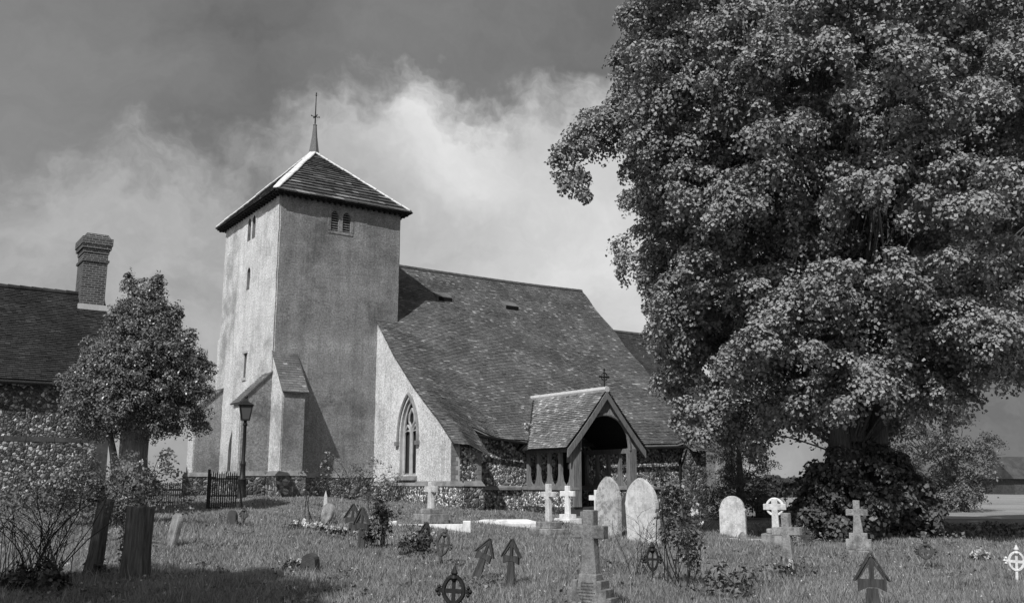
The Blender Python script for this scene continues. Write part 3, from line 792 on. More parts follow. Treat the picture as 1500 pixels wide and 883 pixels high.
gx, gy = -8.95, 28.6
gt_ = empty('iron_gate', at(gx, gy, -.05), .12); tag(gt_, 'black iron churchyard gate of close upright bars standing open by the tower path', 'gate')
gm = MB()
for k in range(13): gm.bar((k*.062, 0, .08), (k*.062, 0, 1.08+.04*(k % 2)), .03, .02); gm.lathe([(.016, 0), (.001, .06)], (k*.062, 0, 1.08+.04*(k % 2)), 5)
for z in (.1, .45, .95): gm.box(-.03, .78, -.02, .02, z-.02, z+.02)
gm.build('bars', M['iron'], gt_)
gp = MB().box(-.09, -.02, -.04, .04, -.1, 1.22).build('hinge_stile', M['iron'], gt_)
gl = MB().bar((.95, .1, -.1), (.83, .05, .8), .05).build('stay', M['iron_r'], gt_)
fe = empty('railing_fence', at(-11.2, 29.6), .05); tag(fe, 'low weathered picket fence left of the iron gate', 'fence')
fm = MB()
for k in range(18): fm.box(k*.065, k*.065+.025, -.012, .012, -.1, .8+.04*random.random())
fm.build('pickets', M['oak'], fe); MB().box(-.05, 1.2, .0121, .05, .2, .26).box(-.05, 1.2, .0121, .05, .58, .64).build('rail', M['oak'], fe)

# ------------------------------------------------------------------ graves
WF = rad(-53)
SPOTS = []
def thing(name, x, y, label, cat, rz=0, tilt=(0, 0), group=None, dz=0):
    SPOTS.append((x, y))
    o = empty(name, at(x, y, dz), rz, tilt); tag(o, label, cat, group); return o
def latin(w, h, t, aw, az, tap=.0):
    """outline of a plain cross: width w, height h, arm height az, member width aw"""
    b = aw*(.5+tap)
    return [(-b, 0), (b, 0), (aw/2, az-aw/2), (w/2, az-aw/2), (w/2, az+aw/2), (aw/2, az+aw/2), (aw/2, h), (-aw/2, h), (-aw/2, az+aw/2), (-w/2, az+aw/2), (-w/2, az-aw/2), (-aw/2, az-aw/2)]
def stone_cross(x, y, label, w=.6, h=1.0, aw=.15, t=.12, az=None, steps=((.5, .34, .12),), mat='marble', smat=None, rz=WF, tilt=(0, 0), tap=.1, group='white marble grave crosses near the porch'):
    o = thing('stone_cross', x, y, label, 'grave cross', rz, tilt, group); z = -.06
    for i, (sw_, sd, sh) in enumerate(steps):
        MB().box(-sw_/2, sw_/2, -sd/2, sd/2, z, z+sh+(.06 if i == 0 else 0)).build('step', M[smat or mat], o, bevel=.012); z += sh+(.06 if i == 0 else 0)
    az = az or h*.72
    MB().prism([(a_, b_+z) for a_, b_ in latin(w, h, t, aw, az, tap)], 1, -t/2, t/2).build('cross', M[mat], o, bevel=.01)
    return o, z
def headstone(x, y, label, w, h, t, shape, mat, rz=WF, tilt=(0, 0), group='headstones in the churchyard', inset=True):
    o = thing('headstone', x, y, label, 'headstone', rz, tilt, group)
    p = [(-w/2, -.2), (w/2, -.2)]
    if shape == 'gothic':
        hs = h*.66; p += [(w/2, hs*.98), (w/2*.95, hs)]+[(w/2*.95*(2*math.cos(u*math.pi/3)-1), hs+(h-hs)*math.sin(u*math.pi/3)/.8660254) for u in [i/8 for i in range(1, 9)]]
        p += [(-a_, b_) for a_, b_ in p[-2:1:-1]]
    elif shape == 'shoulder':
        hs = h*.68; p += [(w/2, hs-.06), (w/2*1.06, hs-.02), (w/2*.92, hs+.03)]+[(w/2*.9*math.cos(u*math.pi/2), hs+.03+(h-hs-.03)*math.sin(u*math.pi/2)) for u in [i/8 for i in range(1, 9)]]
        p += [(-a_, b_) for a_, b_ in p[-2:1:-1]]
    elif shape == 'oval':
        p = [(-w*.32, -.2), (w*.32, -.2)]+[(w/2*math.cos(-.9+u*(1.57+.9)), h*.58+h*.42*math.sin(-.9+u*2.47)) for u in [i/9 for i in range(10)]]
        p += [(-a_, b_) for a_, b_ in p[-2:1:-1]]
    else:
        hs = h-w/2; p += [(w/2*math.cos(i*math.pi/12), hs+w/2*math.sin(i*math.pi/12)) for i in range(13)]
    MB().prism(p, 1, -t/2, t/2).build('slab', M[mat], o, bevel=.014, seg=2)
    return o
def roof_marker(x, y, label, h=.85, s=1., rz=-.3, tilt=(0, 0), group='dark gabled timber grave markers'):
    o = thing('grave_marker', x, y, label, 'grave marker', rz, tilt, group)
    hw = .205*s; zb = h-.42*s; t = .036
    MB().prism([(-.115*s, -.15), (.115*s, -.15), (.06*s, zb+.02), (-.06*s, zb+.02)], 1, -t/2, t/2).build('post', M['grave_wood'], o, bevel=.004)
    hd_ = MB(); b = .16*s
    hd_.prism([(-b*.75, zb), (-b*.35, zb+.03*s), (b*.35, zb+.03*s), (b*.75, zb), (b, zb-.02*s), (b, zb+.125*s), (-b, zb+.125*s), (-b, zb-.02*s)], 1, -t*.6, t*.6)
    hd_.prism([(-.026*s, zb+.126*s), (.026*s, zb+.126*s), (.03*s, h-.04*s), (-.022*s, h-.04*s)], 1, -t*.45, t*.45)
    for q in (-1, 1):
        pl = [(q*.19*s, zb+.1*s), (q*.14*s, zb+.13*s), (q*.0, h-.085*s), (q*.0, h-.03*s)]
        hd_.prism(pl if q > 0 else pl[::-1], 1, -t*.5, t*.5)
    hd_.build('head_panel', M['grave_wood'], o, clean=True)
    for q in (-1, 1):
        MB().bar((q*hw, 0, zb+.1*s), (q*.006, 0, h), .075*s, .018*s).build('roof_board', M['grave_wood'], o)
    return o
def iron_cross(x, y, label, h=.8, w=.4, mat='iron', rz=-.3, tilt=(0, 0), point=True, group='iron wheel-head grave crosses', cf=.58):
    o = thing('iron_cross', x, y, label, 'iron cross', rz, tilt, group)
    cz = h*cf; rh = h*(.26 if point else .22); rw = w*.31; mb = MB()
    n = 20; ring = []
    for k in range(n):
        a_ = 2*math.pi*k/n; xx = math.sin(a_)*rw; zz = math.cos(a_)*rh
        if point and zz > 0: zz *= 1+.14*math.cos(a_)**2
        if point and zz < 0: xx *= 1-.35*(math.cos(a_)**2)
        ring.append((xx, 0, cz+zz))
    mb.tube(ring, .026*w/.4, 6, closed=True)
    mb.build('wheel', M[mat], o, smooth=True)
    cb_ = MB(); cb_.bar((0, 0, -.15), (0, 0, h-.1), .05*w/.4, .025, w2=.04*w/.4)
    cb_.bar((-w*.44, 0, cz), (w*.44, 0, cz), .022, .05*w/.4)
    for q in (-1, 1):
        for dz in (-.04, .04): cb_.lathe([(.003, -.028), (.026, 0), (.003, .028)], (q*w*.44, 0, cz+dz), 8)
        cb_.lathe([(.003, -.03), (.03, 0), (.003, .03)], (q*w*.5, 0, cz), 8)
    cb_.lathe([(.02, -.02), (.05, .02), (.028, .05), (.042, .075), (.003, .15)], (0, 0, h-.15), 8)
    cb_.build('cross', M[mat], o, smooth=True)
    return o

# crosses by the porch
stone_cross(.92, 24.3, 'pale stone cross on two wide steps, left of the brighter white cross', .5, .93, .13, .12, steps=((.85, .6, .16), (.55, .4, .16)), mat='marble_g', smat='gstone')
stone_cross(1.68, 29.2, 'bright white marble cross on a block, in front of the low porch wall', .62, .84, .16, .1, steps=((.72, .5, .2), (.46, .3, .12)), mat='marble')
stone_cross(2.86, 32.6, 'white cross half hidden behind the lichen spotted headstone at the porch steps', .7, .95, .17, .1, steps=((.4, .3, .1),), mat='marble')
stone_cross(-2.22, 26.5, 'grey and white cross on a rough mound base before the traceried window', .5, .72, .16, .13, steps=((.86, .62, .3), (.5, .4, .14)), mat='marble_g', smat='gstone')
headstone(2.42, 24.3, 'pointed headstone blotched with lichen in front of the porch doorway', .82, 1.5, .15, 'gothic', 'lichen', tilt=(rad(-2), rad(-2)))
headstone(3.02, 22.2, 'tall pale pointed headstone half covered by the rose bush', .86, 1.52, .15, 'gothic', 'marble_g', rz=rad(-45), tilt=(rad(3), rad(-1)))
o = headstone(3.35, 27.6, 'dark narrow stone standing between two pale pointed headstones', .5, 1.15, .2, 'gothic', 'gstone_d')
headstone(5.97, 26.2, 'white round topped headstone with small shoulders right of the church', .72, 1.1, .13, 'shoulder', 'marble_g', rz=rad(-32))
headstone(11.1, 42.5, 'dark rounded headstone in the shade beyond the white headstone', .8, 1.0, .15, 'round', 'gstone_d', rz=0)
# big stepped cross at the front
o = thing('stone_cross', .9, 11.25, 'grey weathered cross on a tapering stepped base at the front of the churchyard', 'grave cross', rad(-32), (0, rad(.5)), 'grey stone grave crosses')
MB().prism([(-.1, .42), (.1, .42), (.07, .82), (.2, .82), (.2, .965), (.07, .965), (.07, 1.14), (-.07, 1.14), (-.07, .965), (-.2, .965), (-.2, .82), (-.07, .82)], 1, -.065, .065).build('cross', M['gstone_m'], o, bevel=.008)
MB().box(-.17, .17, -.16, .16, -.1, .43, 0, .06, .075).build('tapered_base', M['gstone_m'], o, bevel=.01)
for q in (-1, 1):
    for dx, hh in ((.155, .36), (.215, .27), (.275, .18)):
        MB().box(q*dx-.03, q*dx+.03, -.11, .11, -.1, hh).build('side_step', M['gstone_m'], o, bevel=.006)
for k in range(8):
    ins = MB(); z = .08+k*.035; yy = -.16+.075*(z+.1)/.53-.002; wd = random.uniform(.07, .1)
    x = -wd
    while x < wd:
        w_ = random.uniform(.008, .02); ins.box(x, x+w_, yy, yy+.02, z, z+.012); x += w_+.006
    ins.build('inscription', M['gstone_d'], o)
# crosses on the right
o, z = stone_cross(6.63, 24.4, 'white ringed cross on a tall block in front of the leafy tree skirt', .56, .74, .15, .12, steps=((.66, .5, .3), (.42, .32, .12)), mat='marble_g', smat='gstone', rz=rad(-25), group='grey stone grave crosses')
MB().tube([(.2*math.cos(k*math.pi/10), 0, z+.53+.2*math.sin(k*math.pi/10)) for k in range(20)], .035, 6, closed=True).build('ring', M['marble'], o, smooth=True)
stone_cross(4.62, 16.3, 'plain grey stone cross leaning slightly above a dark wreath', .5, .92, .135, .12, az=.62, steps=((.3, .25, .03),), mat='gstone', rz=rad(-42), tilt=(0, rad(-1)), tap=.22, group='grey stone grave crosses')
o, z = stone_cross(6.98, 19.6, 'stone cross with stepped shoulders at its foot before the big tree', .42, .98, .13, .13, az=.74, steps=((.5, .36, .08),), mat='gstone', rz=rad(-25), tap=.5, group='grey stone grave crosses')
for q in (-1, 1):
    for dx, hh in ((.13, .42), (.2, .3)): MB().box(q*dx-.045, q*dx+.045, -.06, .06, 0, hh).build('side_step', M['gstone'], o, bevel=.008)
roof_marker(6.42, 21.3, 'small dark marker stump behind the plain grey cross', .5, .6, rz=-.4)
roof_marker(4.27, 11.65, 'large dark gabled marker at the front right of the churchyard', .72, 1.0, rz=rad(-12), tilt=(0, rad(.5)))
roof_marker(-.56, 14.6, 'dark gabled marker leaning over to the right beside its upright twin', .68, .78, rz=rad(-22), tilt=(rad(-6), rad(19)))
roof_marker(-.03, 13.9, 'upright dark gabled marker with two open triangles under its roof', .7, .78, rz=rad(-30), tilt=(0, rad(3)))
roof_marker(-3.55, 21.5, 'dark gabled marker farthest left, in front of the tower shrubs', .72, 1., rz=rad(-10), tilt=(0, rad(2)))
roof_marker(-2.86, 18.5, 'tall dark gabled marker with a leafy shrub climbing its right side', .86, 1., rz=rad(-35))
roof_marker(-2.52, 18.9, 'dark gabled marker mostly buried in the shrub beside the tall marker', .82, .9, rz=rad(-60), tilt=(0, rad(8)))
roof_marker(-1.62, 17.6, 'dark gabled marker sunk in the low shrub left of the leaning ring cross', .6, .95, rz=rad(-40), tilt=(0, rad(10)))
iron_cross(-.66, 10.95, 'black iron wheel cross with trefoil ends at the bottom edge of the grass', .54, .38, rz=rad(-12), tilt=(0, rad(2)), cf=.5)
iron_cross(-1.22, 16.2, 'rusty iron cross with long pointed ring leaning to the right', .68, .34, 'iron_r', rz=rad(-25), tilt=(0, rad(12)))
iron_cross(2.1, 14.6, 'little dark iron cross among the bare rose stems', .62, .26, 'iron', rz=rad(-10))
iron_cross(7.42, 17.5, 'dark iron wheel cross standing in grass under the big tree', .56, .34, 'iron_r', rz=rad(-15), point=False)
iron_cross(7.92, 15.4, 'white painted iron wheel cross at the right edge', .62, .34, 'iron_w', rz=rad(-15), tilt=(0, rad(4)), point=False)
iron_cross(-6.5, 23.4, 'thin rusty iron cross with oval ring near the iron gate', .55, .26, 'iron_r', rz=rad(-30), tilt=(0, rad(5)))
headstone(-6.78, 23.5, 'small dark worn stone beside the thin rusty iron cross', .26, .4, .1, 'round', 'gstone_d', rz=rad(-20))
headstone(-4.75, 24.6, 'small oval leaning headstone among flowers before the tower shrubs', .42, .58, .1, 'oval', 'gstone', rz=rad(-40), tilt=(rad(-10), rad(8)))
MBo = thing('stone_obelisk', -5.0, 25.9, 'little white pointed stone rising behind the oval leaning headstone', 'obelisk', .3)
MB().box(-.09, .09, -.09, .09, -.1, .62, 0, .05, .05).box(-.045, .045, -.045, .045, .621, .8, 0, .04, .04).build('shaft', M['marble_g'], MBo, bevel=.006)
headstone(-6.52, 18.6, 'thin grey stone leaning sideways at the left of the grass', .3, .66, .1, 'round', 'gstone', rz=rad(-45), tilt=(rad(-5), rad(14)))
o = headstone(-3.04, 14.8, 'broken dark stump of stone in the near grass', .24, .26, .14, 'gothic', 'gstone_d', rz=rad(-20), tilt=(rad(4), rad(-4)))
# kerbs and slabs
kb = thing('grave_kerb', -2.05, 24.3, 'white stone grave kerb with square corner blocks below the traceried window', 'grave kerb', rad(3), group='low kerbs round graves')
MB().box(-.82, .82, -.07, .07, -.1, .12).build('kerb_rail', M['marble'], kb, bevel=.01)
for q in (-1, 1): MB().box(q*.92-.1, q*.92+.1, -.12, .12, -.1, .2).build('corner_block', M['marble'], kb, bevel=.015)
sl_ = thing('ledger_slab', -.17, 27.6, 'bright white coped slab lying flat in front of the flint south wall', 'grave slab', rad(8))
MB().box(-1.0, 1.0, -.5, .5, -.1, .05).box(-.98, .98, -.48, .48, .05, .14, 0, .35, .3).build('coped_top', M['marble'], sl_, bevel=.01)
kb = thing('grave_kerb', 5.25, 24.8, 'grey grave kerb with pointed corner posts below the white headstone', 'grave kerb', rad(4), group='low kerbs round graves')
MB().box(-.5, .5, -.06, .06, -.1, .1).box(.76, 1.35, -.06, .06, -.1, .08).build('kerb_rail', M['marble_g'], kb, bevel=.01)
for x in (-.6, .64): MB().box(x-.09, x+.09, -.09, .09, -.1, .16).box(x-.09, x+.09, -.09, .09, .161, .26, 0, .07, .07).build('corner_block', M['gstone'], kb, bevel=.008)

# ------------------------------------------------------------------ flowers, wreaths
def flowers(x, y, label, n=5, s=.16, r_=.05, name='flower_bunch', cat='flowers', group='bunches of white flowers left on the graves'):
    o = thing(name, x, y, label, cat, 0, group=group)
    P = RNG.normal(0, 1, (90, 3))*np.array([s*.6, s*.5, s*.3])+np.array([0, 0, s*.5])
    npmesh('foliage', leafverts(P, RNG.normal(0, 1, (90, 3)), .07), 4, M['ivyleaf'], o)
    C = RNG.normal(0, 1, (n, 3))*np.array([s*.6, s*.4, s*.2])+np.array([0, -.02, s*.9])
    P = (C[:, None]+RNG.normal(0, .4, (n, 24, 3))*r_).reshape(-1, 3)
    tag(npmesh('petals', leafverts(P, RNG.normal(0, 1, (len(P), 3))+np.array([0, -.5, .7]), r_*.9), 4, M['petal'], o), kind='stuff')
    return o
flowers(-5.05, 22.6, 'leftmost dark bunch of white flowers in the grass below the lamp post', 4, .18)
flowers(-4.8, 22.5, 'full white blooms just right of the dark leftmost bunch', 4, .16, .08)
flowers(-4.4, 22.2, 'small white bunch at the foot of the oval headstone', 4, .14, .06)
flowers(-3.95, 21.3, 'leafy bunch with few white blooms below the oval headstone', 4, .18, .05)
flowers(-3.7, 21.2, 'rightmost leafy bunch beside the farthest left gabled marker', 3, .18, .05)
flowers(-3.35, 14.9, 'pale bunch standing beside the broken stone stump', 3, .12, .04)
flowers(9.1, 19.0, 'black and white wreath of flowers lying at far right', 9, .2, .055, 'wreath', 'wreath', None)
flowers(4.15, 14.85, 'dark flat wreath on the grass below the plain grey cross', 3, .24, .03, 'wreath', 'wreath', None)
fb = thing('flower_bed', -13.4, 28.3, 'bed of small white daisies against the flint cottage wall', 'flowers')
P = RNG.normal(0, 1, (2600, 3))*np.array([.9, .5, .25])+np.array([0, 0, .35]); npmesh('foliage', leafverts(P, RNG.normal(0, 1, (2600, 3)), .09), 4, M['roseleaf'], fb)
C = RNG.normal(0, 1, (60, 3))*np.array([.6, .4, .14])+np.array([-.2, -.2, .68])
P = (C[:, None]+RNG.normal(0, .4, (60, 10, 3))*.05).reshape(-1, 3); tag(npmesh('petals', leafverts(P, RNG.normal(0, 1, (600, 3))+np.array([0, -.5, .7]), .05), 4, M['petal'], fb), kind='stuff')

# ------------------------------------------------------------------ shrubs
def shrub(name, x, y, label, cat, blobs, leaf, mat, per=40, dens=26, spray=.18, stems=6, stemh=.8, asp=.6, sr=.018, group=None, bare=0, loc=None, flowers=0):
    o = thing(name, x, y, label, cat, 0, group=group)
    V = sprays([(c, r_, zs, (0, 0, 0)) for c, r_, zs in blobs], leaf, per, dens*(2.6 if blobs[0][1] < .3 else 1.5), spray, .25, .8, asp)
    mb = MB()
    for k in range(stems):
        c, r_, zs = random.choice(blobs); q = Vector(c)+Vector((random.gauss(0, r_*.4), random.gauss(0, r_*.4), random.uniform(0, r_*.8)))
        limb(mb, (random.gauss(0, .12), random.gauss(0, .1), -.1), q, sr, sr*.35, random.uniform(.02, .15), 6, 5)
    for k in range(bare):
        a_ = random.uniform(0, 6.28); h = random.uniform(.6, 1.)*stemh
        q = Vector((math.cos(a_)*h*.55, math.sin(a_)*h*.4, h))
        p0 = Vector((random.gauss(0, .28), random.gauss(0, .15), -.05)); limb(mb, p0, q, sr*.6, sr*.2, .12, 7, 5)
        for j in range(4):
            b0 = p0.lerp(q, random.uniform(.45, .9))+Vector((0, 0, .08*h)); limb(mb, b0, b0+Vector((random.gauss(0, .2), random.gauss(0, .15), random.uniform(.05, .3)))*h, sr*.3, sr*.12, .05, 4, 4)
    mb.build('stem', M['stem'], o); npmesh('foliage', V, 4, M[mat], o)
    if flowers:
        C = np.array([np.array(b[0])+norm(RNG.normal(0, 1, (1, 3)))[0]*b[1] for b in [random.choice(blobs) for _ in range(flowers)]])
        P = (C[:, None]+RNG.normal(0, .4, (flowers, 14, 3))*.05).reshape(-1, 3); tag(npmesh('petals', leafverts(P, RNG.normal(0, 1, (len(P), 3)), .05), 4, M['petal'], o), kind='stuff')
    return o
# rose bush in front of the tall headstone
shrub('rose_bush', 2.3, 13.5, 'tall straggling rose bush with bare stems in front of the pale pointed headstone', 'rose bush',
      [((-.05, 0, 1.05), .24, 1.2), ((.05, 0, 1.3), .2, 1.), ((-.02, 0, .75), .22, 1.2), ((.18, 0, .8), .2, 1.2), ((-.2, 0, 1.52), .09, 1.2), ((-.1, 0, 1.4), .1, 1), ((.22, .1, 1.1), .16, 1), ((.1, .1, .45), .2, 1)], .06, 'roseleaf', 22, 90, .11, 9, 1.2, .7, .011, bare=8, flowers=8)
shrub('bare_shrub', 2.05, 15.2, 'bare twiggy rose stems leaning left in front of the tall pale headstone', 'bare shrub', [((-.1, 0, .25), .12, 1)], .04, 'roseleaf', 6, 20, .1, 3, .95, .6, .011, bare=10)
shrub('low_plant', 2.85, 12.6, 'broad leaved low plant at the right foot of the rose bush', 'plant', [((0, 0, .22), .26, .8), ((.2, .1, .25), .2, .9), ((-.22, 0, .35), .16, 1.4)], .1, 'roseleaf', 16, 60, .1, 4, .4, .4, .01)
shrub('shrub', -2.55, 18.6, 'dark small shrub growing up the right of the tall gabled marker', 'shrub', [((0, 0, .3), .26, 1.1), ((.05, 0, .62), .2, 1), ((.0, 0, .85), .12, 1)], .07, 'ivyleaf', 26, 60, .12, 6, .6, .7, .01, flowers=6)
shrub('shrub', -1.72, 17.3, 'low spreading shrub half covering a gabled marker left of the leaning ring cross', 'shrub', [((-.2, 0, .2), .25, .9), ((.15, 0, .22), .3, .9), ((.0, 0, .4), .2, .9)], .07, 'ivyleaf', 22, 50, .13, 8, .6, .6, .01, bare=5, flowers=3)
# shrubs by the tower
c_ = L2W(2.6, -1.7, 0); shrub('rose_bush', c_.x, c_.y, 'sprawling rose bush against the flint foot of the tower', 'rose bush', [((-.8, 0, .5), .5, .9), ((.2, 0, .75), .65, .9), ((1.2, .2, .7), .6, .9), ((-.9, 0, 1.3), .22, 1.4), ((-.8, 0, 1.75), .12, 1.4), ((.9, .2, 1.3), .3, 1), ((1.9, .1, .6), .45, 1)], .075, 'roseleaf', 30, 32, .2, 12, 1.2, .7, .016, bare=8, flowers=30)
shrub('shrub', -3.9, 27.6, 'dark bush at the base of the tower behind the gabled markers', 'shrub', [((-.2, 0, .4), .4, .9), ((.5, 0, .35), .35, .9), ((.1, 0, .8), .25, 1)], .07, 'roseleaf', 28, 34, .16, 8, 1, .6, .013, bare=4, flowers=8)
shrub('sapling', -5.3, 25.0, 'thin sapling with sparse leaves left of the oval headstone', 'sapling', [((.05, 0, 1.0), .18, 1), ((-.1, 0, 1.25), .14, 1)], .06, 'roseleaf', 10, 40, .12, 3, 1.2, .6, .014)
shrub('rose_bush', -9.3, 22.6, 'large loose rose bush between the bushy tree trunk and the iron gate', 'rose bush', [((-.5, 0, .9), .6, 1.), ((.5, 0, .9), .6, 1.), ((.2, .2, 1.3), .5, .9), ((1.0, 0, 1.1), .4, 1.1), ((1.15, 0, 1.6), .25, 1), ((-.3, 0, .5), .5, .9), ((-1.2, 0, 1.0), .55, 1), ((-1.7, .2, .8), .5, 1), ((-.6, -.1, 1.4), .4, 1), ((1.3, .2, .7), .5, 1)], .075, 'roseleaf', 40, 34, .2, 16, 1.6, .65, .016, bare=14, flowers=16)
shrub('shrub', -11.2, 26.3, 'tangled dark shrub beneath the bushy tree beside the cottage corner', 'shrub', [((-1, 0, .3), .5, .8), ((.2, 0, .4), .55, .8), ((1.2, 0, .4), .5, .9)], .07, 'ivyleaf', 30, 22, .22, 8, 1, .7, .016)
shrub('rose_bush', -6.6, 13.6, 'thorny leafless bush around the leaning dark post at left', 'rose bush', [((-.45, 0, 1.0), .2, 1), ((-.6, 0, .85), .15, 1), ((.4, 0, 1.3), .34, .8), ((.0, 0, 1.35), .3, .7), ((.85, .2, 1.2), .3, .8)], .04, 'ivyleaf', 10, 40, .14, 10, 1.2, .6, .012, bare=44)
shrub('ivy_mound', -6.25, 12.9, 'dark mound of ivy at the foot of the leaning post', 'ivy', [((0, 0, .2), .32, .85), ((.22, 0, .1), .26, .8), ((-.22, 0, .1), .26, .8)], .07, 'ivyleaf', 34, 90, .12, 2, .3, .9, .012)
ps_ = thing('wooden_post', -6.2, 14.4, 'dark leaning post wrapped in ivy at the left front', 'post', .3, (rad(-3), rad(7)))
MB().tube([(0, 0, -.2), (.02, 0, .35), (-.01, 0, .8), (.0, 0, 1.15)], [.15, .12, .11, .12], 9).build('shaft', M['bark'], ps_, smooth=True)
V = sprays([((0, 0, 1.15), .22, .7, (0, 0, 0)), ((0, 0, .2), .2, 1, (0, 0, 0))], .06, 30, 90, .1); npmesh('ivy', V, 4, M['ivyleaf'], ps_)
ts = thing('tree_stump', -5.3, 13.75, 'thick upright dead trunk stump with split bark in the shaded grass', 'tree stump', .4, (0, rad(1)))
mb = MB(); sides = 44; rings = []
for k, z in enumerate((-.15, .1, .5, .85, 1.02)):
    rings.append([( .17*(1+.1*math.sin(4*a_+.4*k)+.06*math.sin(9*a_+k*.5)+.035*math.sin(21*a_))*math.cos(a_)*(1.12 if k < 2 else 1), .15*(1+.1*math.sin(4*a_+.4*k)+.06*math.sin(9*a_+k*.5)+.035*math.sin(21*a_))*math.sin(a_)*(1.12 if k < 2 else 1), z+(.02*math.sin(a_*5+1) if k == 4 else 0)) for a_ in [2*math.pi*j/sides for j in range(sides)]])
mb.raw([p for r_ in rings for p in r_], [(i*sides+j, i*sides+(j+1) % sides, (i+1)*sides+(j+1) % sides, (i+1)*sides+j) for i in range(4) for j in range(sides)]+[tuple(4*sides+j for j in range(sides))])
mb.build('trunk', M['bark'], ts, smooth=True)
bp = thing('climbing_rose', -5.62, 14.2, 'pale column of small blossom climbing at the left of the dead stump', 'climber', 0)
MB().tube([(0, 0, -.1), (.03, 0, .5), (0, 0, 1.15)], [.025, .02, .01], 6).build('stem', M['stem'], bp)
P = np.stack([RNG.normal(0, .05, 500), RNG.normal(0, .05, 500), RNG.random(500)*1.1+.1], -1); npmesh('foliage', leafverts(P, RNG.normal(0, 1, (500, 3)), .045), 4, M['roseleaf'], bp)
P = np.stack([RNG.normal(0, .045, 330), RNG.normal(-.02, .05, 330), RNG.random(330)*1.0+.15], -1); tag(npmesh('petals', leafverts(P, RNG.normal(0, 1, (330, 3)), .035), 4, M['petal'], bp), kind='stuff')
# ivy on the chancel end
c_ = L2W(18.4, -6.6, 0); shrub('ivy_bush', c_.x, c_.y, 'ivy and creepers climbing the east corner of the nave', 'ivy', [((0, 0, .5), .7, 1), ((.6, .2, 1.0), .6, 1.1), ((-.5, .2, 1.0), .5, 1.2), ((.2, .3, 1.8), .5, 1), ((1.4, .6, .6), .7, 1)], .1, 'ivyleaf', 30, 26, .2, 6, 1, .85)
c_ = L2W(15.0, -6.0, 0); shrub('shrub', c_.x, c_.y, 'leafy bush along the nave wall right of the porch', 'shrub', [((-.8, 0, .5), .5, 1), ((.2, 0, .6), .6, 1), ((1.1, 0, .5), .5, 1)], .085, 'roseleaf', 28, 26, .2, 6, 1, .8, flowers=10)
shrub('plant', 7.9, 18.6, 'clump of pale upright iris leaves beside the dark iron cross', 'plant', [((0, 0, .15), .16, 1.1)], .2, 'grass', 14, 120, .1, 2, .3, .14, .008)
shrub('weed_clump', 6.4, 21.6, 'feathery tall grass clump at the foot of the big tree skirt', 'plant', [((0, 0, .25), .3, 1.1)], .22, 'grass', 16, 120, .12, 2, .3, .08, .008)

# ------------------------------------------------------------------ trees
def clumps_env(n, cen, prof, rlo, rhi, sx=1, sy=1, zs=.62, seed=3, fill=.25, zlo=0, zhi=1, fold=0.):
    """clumps over the surface of a crown whose radius at height z is prof(z)"""
    rg = np.random.default_rng(seed); out = []; tries = 0; ph = rg.random(4)*6.28
    while len(out) < n and tries < n*40:
        tries += 1
        z = zlo+(zhi-zlo)*rg.random(); R = prof(z)
        if R <= .2 or rg.random() > min(1, R/5+.25): continue
        a_ = rg.random()*2*math.pi; inn = rg.random() < fill
        fn = math.sin(3*a_+1.1*z+ph[0])*math.sin(1.35*z+2*a_+ph[1])+.55*math.sin(5*a_-1.7*z+ph[2])*math.sin(2.3*z+ph[3])
        if fold and not inn and fn < -.42: continue
        R *= 1+fold*fn
        k = (.45+.35*rg.random()) if inn else (.86+.17*rg.random())
        r_ = rlo+(rhi-rlo)*rg.random()
        rr_ = max(.1, R*k-r_*.75)
        c = (cen[0]+math.cos(a_)*rr_*sx, cen[1]+math.sin(a_)*rr_*sy, z)
        if any((c[0]-q[0][0])**2+(c[1]-q[0][1])**2+((c[2]-q[0][2])*1.4)**2 < (.62*min(r_, q[1]))**2*1.6 for q in out): continue
        out.append((c, r_, zs, (math.cos(a_), math.sin(a_), .2)))
    return out
def tree(name, x, y, label, clumps, leaf, mat, trunk, bark='bark', per=55, dens=9., spray=.36, asp=.8, limbs=60, trunk_top=4, lr=.05, group=None, flat=.5, umin=.25, dome=None):
    o = empty(name, (x, y, g(x, y))); tag(o, label, 'tree', group)
    mb = MB()
    for pts, rr in trunk: mb.tube(pts, rr, 12)
    fork = Vector(trunk[0][0][-1])
    clumps_ = [q for q in clumps if q[0][0] > -6.3]
    sel = clumps_ if len(clumps_) <= limbs else random.sample(clumps_, limbs)
    t0 = trunk[0][0]
    for c, r_, zs, od in sel:
        c = Vector(c); u = max(umin, min(1, (c.z-.5)/(max(p[2] for p in t0)+.01)-.35))
        i = u*(len(t0)-1); i0 = min(int(i), len(t0)-2); p = Vector(t0[i0]).lerp(Vector(t0[i0+1]), i-i0)
        L = (c-p).length; limb(mb, p, c, lr*(.4+L*.09), .014, .06, 8, 6, .05)
        for j in range(3):
            b0 = p.lerp(c, random.uniform(.6, .95)); limb(mb, b0, c+Vector((random.gauss(0, 1), random.gauss(0, 1), random.gauss(0, .5)))*r_*.7, .018, .006, .05, 5, 4)
    mb.build('trunk', M[bark], o, smooth=True)
    npmesh('crown', domes(clumps, leaf, per, dome, asp) if dome else sprays(clumps, leaf, per, dens, spray, .35, flat, asp), 4, M[mat], o)
    return o
